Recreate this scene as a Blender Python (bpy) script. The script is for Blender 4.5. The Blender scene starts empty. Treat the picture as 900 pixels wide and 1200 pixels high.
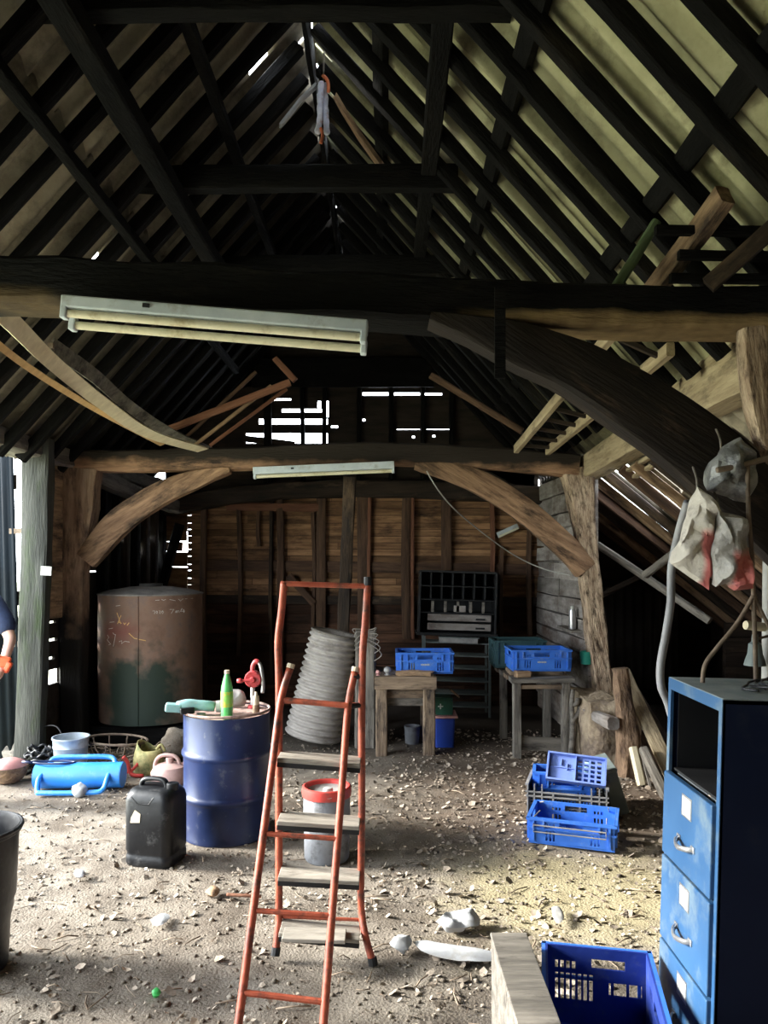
import bpy, bmesh, math, random
from mathutils import Vector, Matrix, noise, Euler
R = random.Random(7)
SC = bpy.context.scene
COL = SC.collection
PI = math.pi
V = Vector
I4 = Matrix.Identity(4)
CAMZ = 1.75
HOR = 655.0
F = 900.0

def W(px, py, Y):
    """the point seen at a pixel of the 900x1200 photograph, at depth Y"""
    return V(((px-450)/F*Y, Y, CAMZ-(py-HOR)/F*Y))

def GY(py):
    return CAMZ*F/(py-HOR)

def roofz(X):
    if X < -.5: z = 4.155+1.11*X
    elif X < 1.85: z = 3.045-1.11*X
    else: z = .9915-.8*(X-1.85)
    return z+CAMZ

# ------------------------------------------------------------------ materials
def nt(m):
    m.use_nodes = True
    t = m.node_tree
    t.nodes.clear()
    return t

def gmat(name, c1, c2, scale=6, stretch=(1,1,1), rough=.7, metal=0., spec=.4, detail=6, dirt=None, bump=(.3, 25),
         island=0., ramp=(.3,.7), dist=0., trans=0., coat=0., extra=None, bdist=.01):
    """principled surface: two colours mixed by stretched object-space noise, optional dirt (colour, amount, scale), bump (strength, scale)"""
    m = bpy.data.materials.new(name)
    t = nt(m); N = t.nodes; L = t.links
    out = N.new('ShaderNodeOutputMaterial'); bs = N.new('ShaderNodeBsdfPrincipled')
    L.new(bs.outputs[0], out.inputs[0])
    tc = N.new('ShaderNodeTexCoord'); oi = N.new('ShaderNodeObjectInfo')
    off = N.new('ShaderNodeVectorMath'); off.operation = 'ADD'
    mul = N.new('ShaderNodeMath'); mul.operation = 'MULTIPLY'; mul.inputs[1].default_value = 37.
    L.new(oi.outputs['Random'], mul.inputs[0])
    L.new(tc.outputs['Object'], off.inputs[0]); L.new(mul.outputs[0], off.inputs[1])
    mp = N.new('ShaderNodeMapping'); mp.inputs['Scale'].default_value = stretch
    L.new(off.outputs[0], mp.inputs[0])
    n1 = N.new('ShaderNodeTexNoise'); n1.inputs['Scale'].default_value = scale; n1.inputs['Detail'].default_value = detail
    n1.inputs['Roughness'].default_value = .65; n1.inputs['Distortion'].default_value = dist
    L.new(mp.outputs[0], n1.inputs['Vector'])
    cr = N.new('ShaderNodeValToRGB')
    cr.color_ramp.elements[0].position = ramp[0]; cr.color_ramp.elements[1].position = ramp[1]
    cr.color_ramp.elements[0].color = (*c1, 1); cr.color_ramp.elements[1].color = (*c2, 1)
    L.new(n1.outputs['Fac'], cr.inputs[0])
    col = cr.outputs[0]
    if island:
        g = N.new('ShaderNodeNewGeometry'); hs = N.new('ShaderNodeHueSaturation')
        mr = N.new('ShaderNodeMapRange'); mr.inputs[3].default_value = 1-island; mr.inputs[4].default_value = 1+island
        L.new(g.outputs['Random Per Island'], mr.inputs[0]); L.new(mr.outputs[0], hs.inputs['Value'])
        L.new(col, hs.inputs['Color']); col = hs.outputs[0]
    if dirt:
        dc, amt, dsc = dirt
        n2 = N.new('ShaderNodeTexNoise'); n2.inputs['Scale'].default_value = dsc*(.6 if max(stretch) > 2 else 1); n2.inputs['Detail'].default_value = 8
        n2.inputs['Roughness'].default_value = .7
        mp2 = N.new('ShaderNodeMapping'); mp2.inputs['Scale'].default_value = [abs(q)**.55 for q in stretch]; L.new(off.outputs[0], mp2.inputs[0])
        L.new(mp2.outputs[0], n2.inputs['Vector'])
        r2 = N.new('ShaderNodeValToRGB'); r2.color_ramp.elements[0].position = .62-.3*amt; r2.color_ramp.elements[1].position = .78-.25*amt
        L.new(n2.outputs['Fac'], r2.inputs[0])
        mx = N.new('ShaderNodeMix'); mx.data_type = 'RGBA'
        L.new(r2.outputs[0], mx.inputs['Factor']); L.new(col, mx.inputs['A']); mx.inputs['B'].default_value = (*dc, 1)
        col = mx.outputs['Result']
    if extra:
        col = extra(N, L, tc, off, col)
    L.new(col, bs.inputs['Base Color'])
    rr = N.new('ShaderNodeMapRange'); rr.inputs[3].default_value = max(.05, rough-.12); rr.inputs[4].default_value = min(1, rough+.12)
    L.new(n1.outputs['Fac'], rr.inputs[0]); L.new(rr.outputs[0], bs.inputs['Roughness'])
    bs.inputs['Metallic'].default_value = metal
    bs.inputs['Specular IOR Level'].default_value = spec
    if trans: bs.inputs['Transmission Weight'].default_value = trans
    if coat: bs.inputs['Coat Weight'].default_value = coat
    if bump:
        nb = N.new('ShaderNodeTexNoise'); nb.inputs['Scale'].default_value = bump[1]; nb.inputs['Detail'].default_value = 5
        L.new(mp.outputs[0], nb.inputs['Vector'])
        bp = N.new('ShaderNodeBump'); bp.inputs['Strength'].default_value = bump[0]; bp.inputs['Distance'].default_value = bdist
        L.new(nb.outputs['Fac'], bp.inputs['Height']); L.new(bp.outputs[0], bs.inputs['Normal'])
    return m

def mask_box(N, L, vec, axis, lo, hi, soft, wob=.0):
    """0..1 mask along one axis of a coordinate, edge broken by noise"""
    sx = N.new('ShaderNodeSeparateXYZ'); L.new(vec, sx.inputs[0])
    v = sx.outputs[axis]
    if wob:
        n = N.new('ShaderNodeTexNoise'); n.inputs['Scale'].default_value = 6; n.inputs['Detail'].default_value = 6
        L.new(vec, n.inputs['Vector'])
        a = N.new('ShaderNodeMath'); a.operation = 'MULTIPLY_ADD'; a.inputs[1].default_value = wob; a.inputs[2].default_value = -wob/2
        L.new(n.outputs['Fac'], a.inputs[0])
        b = N.new('ShaderNodeMath'); b.operation = 'ADD'; L.new(v, b.inputs[0]); L.new(a.outputs[0], b.inputs[1]); v = b.outputs[0]
    m1 = N.new('ShaderNodeMapRange'); m1.inputs[1].default_value = lo-soft; m1.inputs[2].default_value = lo+soft; L.new(v, m1.inputs[0])
    m2 = N.new('ShaderNodeMapRange'); m2.inputs[1].default_value = hi-soft; m2.inputs[2].default_value = hi+soft
    m2.inputs[3].default_value = 1; m2.inputs[4].default_value = 0; L.new(v, m2.inputs[0])
    mm = N.new('ShaderNodeMath'); mm.operation = 'MULTIPLY'; L.new(m1.outputs[0], mm.inputs[0]); L.new(m2.outputs[0], mm.inputs[1])
    return mm.outputs[0]

def mixc(N, L, fac, a, b):
    mx = N.new('ShaderNodeMix'); mx.data_type = 'RGBA'
    L.new(fac, mx.inputs['Factor'])
    if hasattr(a, 'links') or hasattr(a, 'is_linked'): L.new(a, mx.inputs['A'])
    else: mx.inputs['A'].default_value = (*a, 1)
    if hasattr(b, 'is_linked'): L.new(b, mx.inputs['B'])
    else: mx.inputs['B'].default_value = (*b, 1)
    return mx.outputs['Result']

M = {}
wood = dict(stretch=(1,9,9), scale=2.2, rough=.8, spec=.25, bump=(.6, 9), bdist=.012)
M['char'] = gmat('charred timber', (.0015,.0015,.0015), (.008,.0075,.007), stretch=(1,5,5), scale=3, rough=.8, spec=.10, bump=(.8, 14), dirt=((.022,.018,.014),.16,3), bdist=.015)
M['charbrown'] = gmat('sooty brown timber', (.010,.008,.007), (.05,.033,.022), dirt=((.13,.085,.05),.2,2.2), **wood)
M['tan'] = gmat('pale worn oak', (.17,.10,.055), (.50,.34,.21), dirt=((.045,.03,.022),.5,4), **wood)
M['brace'] = gmat('brown oak brace', (.11,.062,.036), (.40,.245,.145), dirt=((.03,.02,.014),.5,4), **wood)
M['darkbrace'] = gmat('dark smoked oak', (.005,.0035,.003), (.02,.0135,.0095), dirt=((.06,.04,.026),.14,5), **wood)
M['wormy'] = gmat('worm eaten pale oak', (.22,.14,.09), (.62,.48,.34), dirt=((.05,.032,.02),.5,14), stretch=(1,6,6), scale=5, rough=.85, spec=.2, bump=(1., 16), bdist=.02)
M['cutpine'] = gmat('fresh sawn softwood', (.20,.15,.09), (.46,.37,.24), dirt=((.10,.075,.05),.35,5), **wood)
M['greywood'] = gmat('weathered grey wood', (.08,.072,.062), (.25,.225,.19), dirt=((.03,.026,.022),.35,5), **wood)
M['benchwood'] = gmat('stained bench wood', (.11,.075,.05), (.34,.25,.17), dirt=((.025,.022,.022),.45,5), **wood)
M['redwood'] = gmat('reddish lath', (.10,.04,.022), (.26,.12,.07), **wood)
M['bark'] = gmat('rough bark', (.10,.06,.038), (.32,.21,.13), dirt=((.04,.025,.02),.4,8), stretch=(1,3,3), scale=7, rough=.9, bump=(1.,14), bdist=.03)
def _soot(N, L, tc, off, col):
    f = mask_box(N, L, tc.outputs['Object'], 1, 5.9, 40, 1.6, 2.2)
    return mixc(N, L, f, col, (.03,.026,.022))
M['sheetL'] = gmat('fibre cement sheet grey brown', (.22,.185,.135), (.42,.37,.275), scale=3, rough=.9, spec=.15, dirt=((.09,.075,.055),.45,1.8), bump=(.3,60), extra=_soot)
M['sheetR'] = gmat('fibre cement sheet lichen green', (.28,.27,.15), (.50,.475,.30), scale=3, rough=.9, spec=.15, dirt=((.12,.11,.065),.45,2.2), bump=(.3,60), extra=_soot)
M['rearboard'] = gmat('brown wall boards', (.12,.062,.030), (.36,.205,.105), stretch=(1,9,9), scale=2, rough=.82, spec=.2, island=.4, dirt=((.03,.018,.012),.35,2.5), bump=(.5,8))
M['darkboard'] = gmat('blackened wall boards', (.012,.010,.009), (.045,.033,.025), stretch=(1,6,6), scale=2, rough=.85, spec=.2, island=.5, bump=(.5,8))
M['lowboard'] = gmat('dark red brown low boards', (.03,.016,.010), (.10,.05,.03), stretch=(1,8,8), scale=2, rough=.85, spec=.2, island=.5, dirt=((.015,.010,.008),.4,2), bump=(.5,8))
M['stud'] = gmat('dark brown stud', (.035,.02,.013), (.14,.08,.048), **wood)
M['palewall'] = gmat('whitewashed boards', (.16,.14,.125), (.40,.37,.34), stretch=(1,4,4), scale=3, rough=.9, spec=.15, island=.25, dirt=((.09,.06,.045),.5,2.2), bump=(.6,9))
M['stone'] = gmat('daubed stone', (.24,.18,.12), (.50,.40,.28), scale=7, rough=.95, spec=.1, dirt=((.16,.12,.10),.4,4), bump=(1.,12), bdist=.04)
M['mossy'] = gmat('mossy grey post', (.024,.026,.023), (.075,.077,.068), dirt=((.035,.05,.022),.35,2.5), **wood)
M['doorsheet'] = gmat('blue black door sheet', (.0015,.0035,.0055), (.004,.008,.012), scale=3, rough=.7, spec=.15, bump=(.2,30))
M['tin'] = gmat('dark tin sheet', (.02,.018,.017), (.06,.055,.05), scale=4, rough=.6, spec=.3, bump=(.2,30))
# dirt floor with sawdust patch
def _floorx(N, L, tc, off, col):
    fx = mask_box(N, L, tc.outputs['Object'], 0, .45, 1.75, .25, .9)
    fy = mask_box(N, L, tc.outputs['Object'], 1, 3.55, 4.6, .22, .8)
    mm = N.new('ShaderNodeMath'); mm.operation = 'MULTIPLY'; L.new(fx, mm.inputs[0]); L.new(fy, mm.inputs[1])
    m2 = N.new('ShaderNodeMath'); m2.operation = 'MULTIPLY'; m2.inputs[1].default_value = .75; L.new(mm.outputs[0], m2.inputs[0])
    col = mixc(N, L, m2.outputs[0], col, (.36,.31,.185))
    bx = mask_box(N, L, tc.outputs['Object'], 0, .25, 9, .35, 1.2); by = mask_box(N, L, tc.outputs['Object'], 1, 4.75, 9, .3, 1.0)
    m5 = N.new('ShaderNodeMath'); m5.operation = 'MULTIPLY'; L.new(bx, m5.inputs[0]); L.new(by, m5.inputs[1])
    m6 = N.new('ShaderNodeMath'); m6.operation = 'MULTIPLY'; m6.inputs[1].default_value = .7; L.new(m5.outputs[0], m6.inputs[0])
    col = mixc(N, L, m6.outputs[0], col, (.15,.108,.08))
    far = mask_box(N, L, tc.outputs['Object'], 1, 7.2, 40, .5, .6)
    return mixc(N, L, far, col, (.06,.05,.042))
M['dirt'] = gmat('trodden earth', (.115,.095,.076), (.285,.25,.205), scale=3.5, detail=10, rough=.95, spec=.1, dirt=((.11,.088,.068),.42,1.7), bump=(.8,80), bdist=.010, extra=_floorx, ramp=(.32,.66))
M['leaf'] = gmat('dry leaves and chips', (.24,.185,.135), (.52,.45,.37), scale=9, rough=.9, spec=.15, island=.55, bump=(.3,40))
M['twig'] = gmat('dry twigs', (.12,.085,.06), (.40,.32,.24), scale=9, rough=.9, spec=.1, island=.5, bump=None)
M['clod'] = gmat('earth clods', (.11,.09,.07), (.30,.26,.21), scale=12, rough=.95, spec=.1, island=.4, bump=(.6,60))
M['bounce_gravel'] = gmat('grass field', (.40,.42,.26), (.64,.62,.47), scale=12, rough=.95, spec=.1, bump=None)  # outdoor ground made pale to bounce light up onto the roof
# painted and plastic things
M['orange'] = gmat('worn orange paint', (.25,.045,.022), (.44,.10,.05), scale=8, rough=.5, spec=.4, dirt=((.06,.03,.022),.42,14), bump=(.15,50))
M['tread'] = gmat('grey ladder tread wood', (.20,.18,.15), (.42,.38,.32), dirt=((.09,.07,.055),.3,6), **wood)
M['drumblue'] = gmat('navy drum paint', (.006,.014,.055), (.012,.027,.098), scale=4, rough=.36, spec=.5, dirt=((.10,.11,.14),.14,12), bump=(.1,8))
M['drumtop'] = gmat('dirty pink drum lid', (.22,.13,.11), (.45,.32,.28), scale=14, rough=.8, dirt=((.07,.05,.045),.45,16), bump=(.4,50))
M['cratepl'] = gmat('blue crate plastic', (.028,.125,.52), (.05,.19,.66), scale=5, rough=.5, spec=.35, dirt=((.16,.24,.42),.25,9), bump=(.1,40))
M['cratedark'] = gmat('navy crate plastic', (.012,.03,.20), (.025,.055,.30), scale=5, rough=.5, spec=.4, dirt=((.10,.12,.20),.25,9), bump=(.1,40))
M['traypl'] = gmat('pale blue tray plastic', (.12,.19,.50), (.20,.28,.60), scale=5, rough=.5, bump=(.1,40))
M['mesh'] = gmat('black crate plastic', (.012,.012,.014), (.03,.03,.032), scale=6, rough=.6, dirt=((.16,.15,.14),.25,10), bump=None)
M['meshgrey'] = gmat('dusty grey crate bars', (.12,.12,.12), (.28,.27,.26), scale=8, rough=.7, bump=None)
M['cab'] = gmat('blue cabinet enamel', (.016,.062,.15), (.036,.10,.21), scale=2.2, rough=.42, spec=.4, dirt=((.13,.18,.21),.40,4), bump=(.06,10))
M['cabshade'] = gmat('cabinet blue darkened for shade', (.003,.007,.028), (.006,.013,.042), scale=3, rough=.6, spec=.15, dirt=((.015,.02,.04),.15,6), bump=(.05,10))  # darker copy of the cabinet blue; the side's shade is in this colour
M['cabtop'] = gmat('dusty cabinet top', (.12,.17,.20), (.27,.31,.32), scale=6, rough=.75, bump=(.1,40))
M['black'] = gmat('black paint', (.005,.005,.006), (.014,.014,.015), scale=5, rough=.6, bump=None)
M['card'] = gmat('off white card', (.40,.41,.38), (.55,.55,.51), scale=6, rough=.8, bump=None)
M['steel'] = gmat('dull steel', (.35,.35,.36), (.62,.62,.62), scale=10, rough=.38, metal=.85, bump=None)
M['galv'] = gmat('galvanised steel', (.28,.33,.38), (.52,.58,.64), scale=9, rough=.5, metal=.55, dirt=((.16,.18,.20),.25,9), bump=(.1,30))
M['jerry'] = gmat('black can plastic', (.003,.0035,.005), (.009,.010,.012), scale=5, rough=.42, spec=.35, dirt=((.07,.07,.07),.15,12), bump=(.15,30))
M['bucket'] = gmat('grey drum plastic', (.13,.14,.155), (.26,.27,.29), scale=6, rough=.5, dirt=((.06,.055,.05),.35,7), bump=(.1,30))
M['red'] = gmat('red plastic', (.42,.035,.03), (.62,.07,.055), scale=6, rough=.45, dirt=((.20,.08,.07),.25,9), bump=None)
M['pumpred'] = gmat('red pump paint', (.34,.03,.035), (.55,.07,.075), scale=8, rough=.45, dirt=((.30,.22,.21),.2,16), bump=None)
M['pinkjug'] = gmat('dusty pink plastic', (.34,.20,.18), (.52,.35,.32), scale=7, rough=.7, dirt=((.20,.14,.11),.35,7), bump=None)
M['olive'] = gmat('mossy yellow plastic', (.25,.21,.08), (.45,.40,.18), scale=8, rough=.75, dirt=((.10,.13,.05),.5,9), bump=None)
M['brightblue'] = gmat('bright blue enamel', (.02,.19,.60), (.035,.25,.72), scale=5, rough=.4, spec=.5, dirt=((.12,.30,.55),.2,10), bump=None)
M['bottle'] = gmat('green bottle plastic', (.10,.58,.14), (.18,.72,.22), scale=6, rough=.18, spec=.5, trans=.35, bump=None)
M['blabel'] = gmat('lime bottle label', (.16,.50,.06), (.30,.62,.12), scale=20, rough=.4, dirt=((.75,.32,.03),.42,28), bump=None)
M['cream'] = gmat('cream plastic', (.50,.43,.30), (.68,.60,.45), scale=9, rough=.5, bump=None)
M['teal'] = gmat('teal tool plastic', (.14,.30,.31), (.28,.45,.45), scale=9, rough=.5, dirt=((.30,.30,.28),.2,12), bump=None)
M['greyalloy'] = gmat('dusty grey alloy', (.25,.25,.24), (.45,.44,.42), scale=12, rough=.6, bump=None)
M['tubewhite'] = gmat('yellowed tube glass', (.58,.53,.36), (.70,.66,.50), scale=5, rough=.3, dirt=((.36,.29,.16),.3,9), bump=None)
M['fitting'] = gmat('pale enamel fitting', (.42,.48,.52), (.58,.63,.66), scale=6, rough=.4, dirt=((.30,.30,.28),.25,9), bump=None)
M['ribtube'] = gmat('dusty grey ribbed pipe', (.23,.21,.19), (.42,.39,.355), scale=9, rough=.85, dirt=((.13,.11,.09),.35,5), bump=(.4,30), stretch=(1,1,3))
M['rust'] = gmat('rusty thin steel', (.10,.07,.05), (.25,.19,.14), scale=18, rough=.75, metal=.2, bump=None)
M['pipegrey'] = gmat('dusty grey pipe', (.30,.29,.27), (.46,.45,.42), scale=9, rough=.6, bump=None)
M['hose'] = gmat('grey hose', (.20,.20,.21), (.33,.33,.34), scale=9, rough=.55, bump=None)
M['rubber'] = gmat('black cable sheath', (.008,.009,.011), (.025,.027,.03), scale=9, rough=.45, spec=.5, bump=None)
M['wire'] = gmat('dull fence wire', (.16,.14,.12), (.32,.29,.26), scale=20, rough=.6, metal=.4, bump=None)
M['paper'] = gmat('dirty white paper', (.36,.37,.38), (.55,.56,.57), scale=8, rough=.85, dirt=((.35,.32,.28),.25,6), bump=None)
M['rag'] = gmat('pale blue white rag', (.45,.48,.62), (.75,.76,.85), scale=14, rough=.9, dirt=((.35,.14,.08),.25,9), bump=None)
M['orangecord'] = gmat('orange twine', (.50,.12,.05), (.65,.2,.09), scale=14, rough=.8, bump=None)
M['stripcream'] = gmat('cream bent strip', (.55,.47,.31), (.76,.68,.48), stretch=(1,6,6), scale=3, rough=.6, bump=None)
M['striporange'] = gmat('orange brown strip', (.45,.27,.11), (.66,.44,.21), stretch=(1,6,6), scale=3, rough=.6, bump=None)
M['navycloth'] = gmat('navy cotton', (.010,.018,.05), (.02,.035,.085), scale=30, rough=.9, bump=(.2,80))
M['skin'] = gmat('skin', (.50,.29,.22), (.60,.37,.29), scale=20, rough=.55, bump=None)
M['jeans'] = gmat('dark trousers', (.02,.022,.03), (.04,.042,.055), scale=30, rough=.9, bump=None)
M['hair'] = gmat('short brown hair', (.03,.02,.012), (.07,.045,.03), scale=40, rough=.7, bump=None)
M['hivis'] = gmat('red orange plastic', (.70,.09,.03), (.85,.16,.06), scale=6, rough=.4, bump=None)
M['greenpole'] = gmat('green stained pole', (.07,.11,.06), (.17,.23,.12), **wood)
M['tealbox'] = gmat('dark teal crate', (.012,.04,.045), (.03,.075,.08), scale=6, rough=.6, bump=None)
M['greentub'] = gmat('sea green tub', (.02,.30,.22), (.05,.42,.32), scale=6, rough=.4, bump=None)
M['bluebox'] = gmat('dark blue box', (.012,.04,.26), (.02,.06,.36), scale=6, rough=.45, bump=None)
M['greenbox'] = gmat('bottle green box', (.01,.06,.035), (.02,.10,.06), scale=6, rough=.6, bump=None)
M['pinklid'] = gmat('faded pink lid', (.45,.2,.19), (.6,.32,.3), scale=6, rough=.5, bump=None)
M['rag_teal'] = gmat('pale teal cloth', (.16,.30,.36), (.32,.46,.50), scale=20, rough=.9, bump=None)
M['greymetal'] = gmat('grey green metal', (.10,.13,.13), (.20,.23,.22), scale=6, rough=.6, bump=None)
M['greensc'] = gmat('green plastic scrap', (.02,.28,.05), (.06,.42,.1), scale=6, rough=.4, bump=None)
M['pigeon'] = gmat('black stained cabinet', (.006,.007,.008), (.02,.02,.02), scale=6, rough=.7, bump=None)
M['chalk'] = gmat('chalk', (.50,.46,.42), (.62,.58,.54), scale=30, rough=1., bump=None)
M['ochre'] = gmat('ochre chalk', (.58,.34,.12), (.66,.42,.18), scale=30, rough=1., bump=None)

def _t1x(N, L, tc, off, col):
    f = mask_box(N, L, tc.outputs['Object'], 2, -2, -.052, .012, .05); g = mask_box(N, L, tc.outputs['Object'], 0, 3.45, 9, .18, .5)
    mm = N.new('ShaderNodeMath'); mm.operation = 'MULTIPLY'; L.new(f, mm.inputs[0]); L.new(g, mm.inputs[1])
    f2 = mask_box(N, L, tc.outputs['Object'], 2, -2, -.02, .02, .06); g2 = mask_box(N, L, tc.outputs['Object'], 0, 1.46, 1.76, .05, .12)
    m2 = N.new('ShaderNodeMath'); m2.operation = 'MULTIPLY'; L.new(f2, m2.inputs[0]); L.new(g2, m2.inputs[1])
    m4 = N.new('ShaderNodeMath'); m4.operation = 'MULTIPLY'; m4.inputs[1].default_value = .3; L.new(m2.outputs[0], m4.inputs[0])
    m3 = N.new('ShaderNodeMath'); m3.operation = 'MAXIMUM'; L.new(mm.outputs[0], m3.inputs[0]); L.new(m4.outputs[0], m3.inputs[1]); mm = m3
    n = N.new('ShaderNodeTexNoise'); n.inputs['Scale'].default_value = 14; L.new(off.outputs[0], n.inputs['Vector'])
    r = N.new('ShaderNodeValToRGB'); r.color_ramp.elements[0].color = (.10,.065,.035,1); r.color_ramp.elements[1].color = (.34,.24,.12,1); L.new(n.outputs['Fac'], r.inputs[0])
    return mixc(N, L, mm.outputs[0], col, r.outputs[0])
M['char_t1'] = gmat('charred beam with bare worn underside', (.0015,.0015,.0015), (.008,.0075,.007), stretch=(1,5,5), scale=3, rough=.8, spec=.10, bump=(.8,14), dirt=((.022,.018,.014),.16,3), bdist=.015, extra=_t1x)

def _postx(N, L, tc, off, col):
    f = mask_box(N, L, tc.outputs['Object'], 0, 1.25, 9, .22, .8)
    return mixc(N, L, f, col, (.010,.009,.008))
M['tanpost'] = gmat('pale oak charred at the foot', (.19,.115,.07), (.50,.35,.24), dirt=((.045,.03,.022),.4,4), extra=_postx, **wood)
def _t2x(N, L, tc, off, col):
    f = mask_box(N, L, tc.outputs['Object'], 2, -.01, 2, .035, .12)
    return mixc(N, L, f, col, (.022,.016,.012))
M['tie2'] = gmat('brown beam sooty on top', (.14,.075,.042), (.46,.27,.16), dirt=((.03,.02,.014),.4,4), extra=_t2x, **wood)
# ------------------------------------------------------------------ builders
WM = {}
def put(o, Mx, parent=None):
    COL.objects.link(o)
    if parent is not None:
        o.parent = parent; o.matrix_parent_inverse = I4.copy()
        o.matrix_basis = WM[parent.name].inverted() @ Mx
    else:
        o.matrix_basis = Mx
    WM[o.name] = Mx.copy()
    return o

USED = {}
def tag(o, label, cat, group=None):
    o['label'] = label; o['category'] = cat
    if group: o['group'] = group
    USED[label] = USED.get(label, 0)+1
    return o

def thing(name, label, cat, loc=(0,0,0), rot=(0,0,0), group=None):
    o = bpy.data.objects.new(name, None); o.empty_display_size = .1
    put(o, Matrix.Translation(V(loc)) @ Euler(rot).to_matrix().to_4x4())
    return tag(o, label, cat, group)

class MB:
    def __init__(s): s.v = []; s.f = []
    def add(s, vs, fs, Mx=None):
        b = len(s.v)
        s.v += [(Mx @ V(p)) if Mx is not None else V(p) for p in vs]
        s.f += [tuple(b+i for i in f) for f in fs]
        return s
    def box(s, c, d, rot=None, jit=0):
        x, y, z = d[0]/2, d[1]/2, d[2]/2
        vs = [V((i*x, j*y, k*z)) for i in (-1,1) for j in (-1,1) for k in (-1,1)]
        if jit: vs = [p+V((R.uniform(-jit,jit), R.uniform(-jit,jit), R.uniform(-jit,jit))) for p in vs]
        fs = [(0,1,3,2),(4,6,7,5),(0,4,5,1),(2,3,7,6),(0,2,6,4),(1,5,7,3)]
        Mx = Matrix.Translation(V(c))
        if rot is not None: Mx = Mx @ Euler(rot).to_matrix().to_4x4()
        return s.add(vs, fs, Mx)
    def tube(s, pts, r, n=10, close=False, cap=True, flat=1.):
        pts = [V(p) for p in pts]
        rs = r if isinstance(r, (list, tuple)) else [r]*len(pts)
        b = len(s.v); m = len(pts); up = None
        for i, p in enumerate(pts):
            if close: t = pts[(i+1) % m]-pts[i-1]
            else: t = pts[min(i+1, m-1)]-pts[max(i-1, 0)]
            t = t.normalized() if t.length > 1e-9 else V((0,0,1))
            if up is None:
                up = V((0,0,1)) if abs(t.z) < .9 else V((0,1,0))
            u = up-t*up.dot(t)
            if u.length < 1e-6: u = t.orthogonal()
            u.normalize(); w = t.cross(u); up = u
            for k in range(n):
                a = 2*PI*k/n
                s.v.append(p+(u*math.cos(a)*flat+w*math.sin(a))*rs[i])
        for i in range(m if close else m-1):
            for k in range(n):
                a, c = b+i*n, b+((i+1) % m)*n
                s.f.append((a+k, a+(k+1) % n, c+(k+1) % n, c+k))
        if cap and not close:
            s.f.append(tuple(b+k for k in reversed(range(n)))); s.f.append(tuple(b+(m-1)*n+k for k in range(n)))
        return s
    def lathe(s, prof, n=32, Mx=None, sq=(1,1)):
        """prof: (r,z) from bottom to top; closes at r=0"""
        vs = []; fs = []
        for r, z in prof:
            for k in range(n):
                a = 2*PI*k/n
                vs.append((r*math.cos(a)*sq[0], r*math.sin(a)*sq[1], z))
        for i in range(len(prof)-1):
            for k in range(n):
                fs.append((i*n+k, i*n+(k+1) % n, (i+1)*n+(k+1) % n, (i+1)*n+k))
        if prof[0][0] > 1e-5: pass
        return s.add(vs, fs, Mx)
    def disc(s, r, z, n=32, Mx=None, sq=(1,1)):
        return s.add([(r*math.cos(2*PI*k/n)*sq[0], r*math.sin(2*PI*k/n)*sq[1], z) for k in range(n)], [tuple(range(n))], Mx)
    def prism(s, outline, d, Mx=None):
        """outline in local XZ, extruded along Y from -d/2 to d/2"""
        n = len(outline)
        vs = [(x, -d/2, z) for x, z in outline]+[(x, d/2, z) for x, z in outline]
        fs = [tuple(range(n)), tuple(reversed(range(n, 2*n)))]+[(i, i+n, (i+1) % n+n, (i+1) % n) for i in range(n)]
        return s.add(vs, fs, Mx)
    def panel(s, w, h, t, holes=(), Mx=None):
        """upright board in local XZ from (0,0) to (w,h), thickness t along Y, rectangular holes (x0,z0,x1,z1)"""
        xs = sorted({0, w, *[a for q in holes for a in (q[0], q[2])]}); zs = sorted({0, h, *[a for q in holes for a in (q[1], q[3])]})
        def solid(i, j):
            if i < 0 or j < 0 or i >= len(xs)-1 or j >= len(zs)-1: return False
            cx, cz = (xs[i]+xs[i+1])/2, (zs[j]+zs[j+1])/2
            return not any(q[0] < cx < q[2] and q[1] < cz < q[3] for q in holes)
        nx, nz = len(xs), len(zs)
        vs = [(x, y, z) for y in (0, t) for z in zs for x in xs]
        ix = lambda i, j, k: k*nx*nz+j*nx+i
        fs = []
        for i in range(nx-1):
            for j in range(nz-1):
                if not solid(i, j): continue
                fs.append((ix(i,j,0), ix(i+1,j,0), ix(i+1,j+1,0), ix(i,j+1,0)))
                fs.append((ix(i,j,1), ix(i,j+1,1), ix(i+1,j+1,1), ix(i+1,j,1)))
                if not solid(i-1, j): fs.append((ix(i,j,0), ix(i,j+1,0), ix(i,j+1,1), ix(i,j,1)))
                if not solid(i+1, j): fs.append((ix(i+1,j,0), ix(i+1,j,1), ix(i+1,j+1,1), ix(i+1,j+1,0)))
                if not solid(i, j-1): fs.append((ix(i,j,0), ix(i,j,1), ix(i+1,j,1), ix(i+1,j,0)))
                if not solid(i, j+1): fs.append((ix(i,j+1,0), ix(i+1,j+1,0), ix(i+1,j+1,1), ix(i,j+1,1)))
        return s.add(vs, fs, Mx)
    def build(s, name, mat, parent=None, Mx=None, smooth=False, bevel=0, solid=0, local=True, subsurf=0):
        me = bpy.data.meshes.new(name)
        me.from_pydata([tuple(p) for p in s.v], [], s.f)
        me.materials.append(M[mat] if isinstance(mat, str) else mat)
        bm = bmesh.new(); bm.from_mesh(me); bmesh.ops.recalc_face_normals(bm, faces=bm.faces)
        loose = [v for v in bm.verts if not v.link_faces]
        if loose: bmesh.ops.delete(bm, geom=loose, context='VERTS')
        bm.to_mesh(me); bm.free()
        o = bpy.data.objects.new(name, me)
        base = WM[parent.name] if parent is not None else I4
        put(o, base @ Mx if Mx is not None else base.copy(), parent)
        if smooth:
            me.polygons.foreach_set('use_smooth', [True]*len(me.polygons))
            if smooth is not True:
                me.set_sharp_from_angle(angle=math.radians(smooth))
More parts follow.
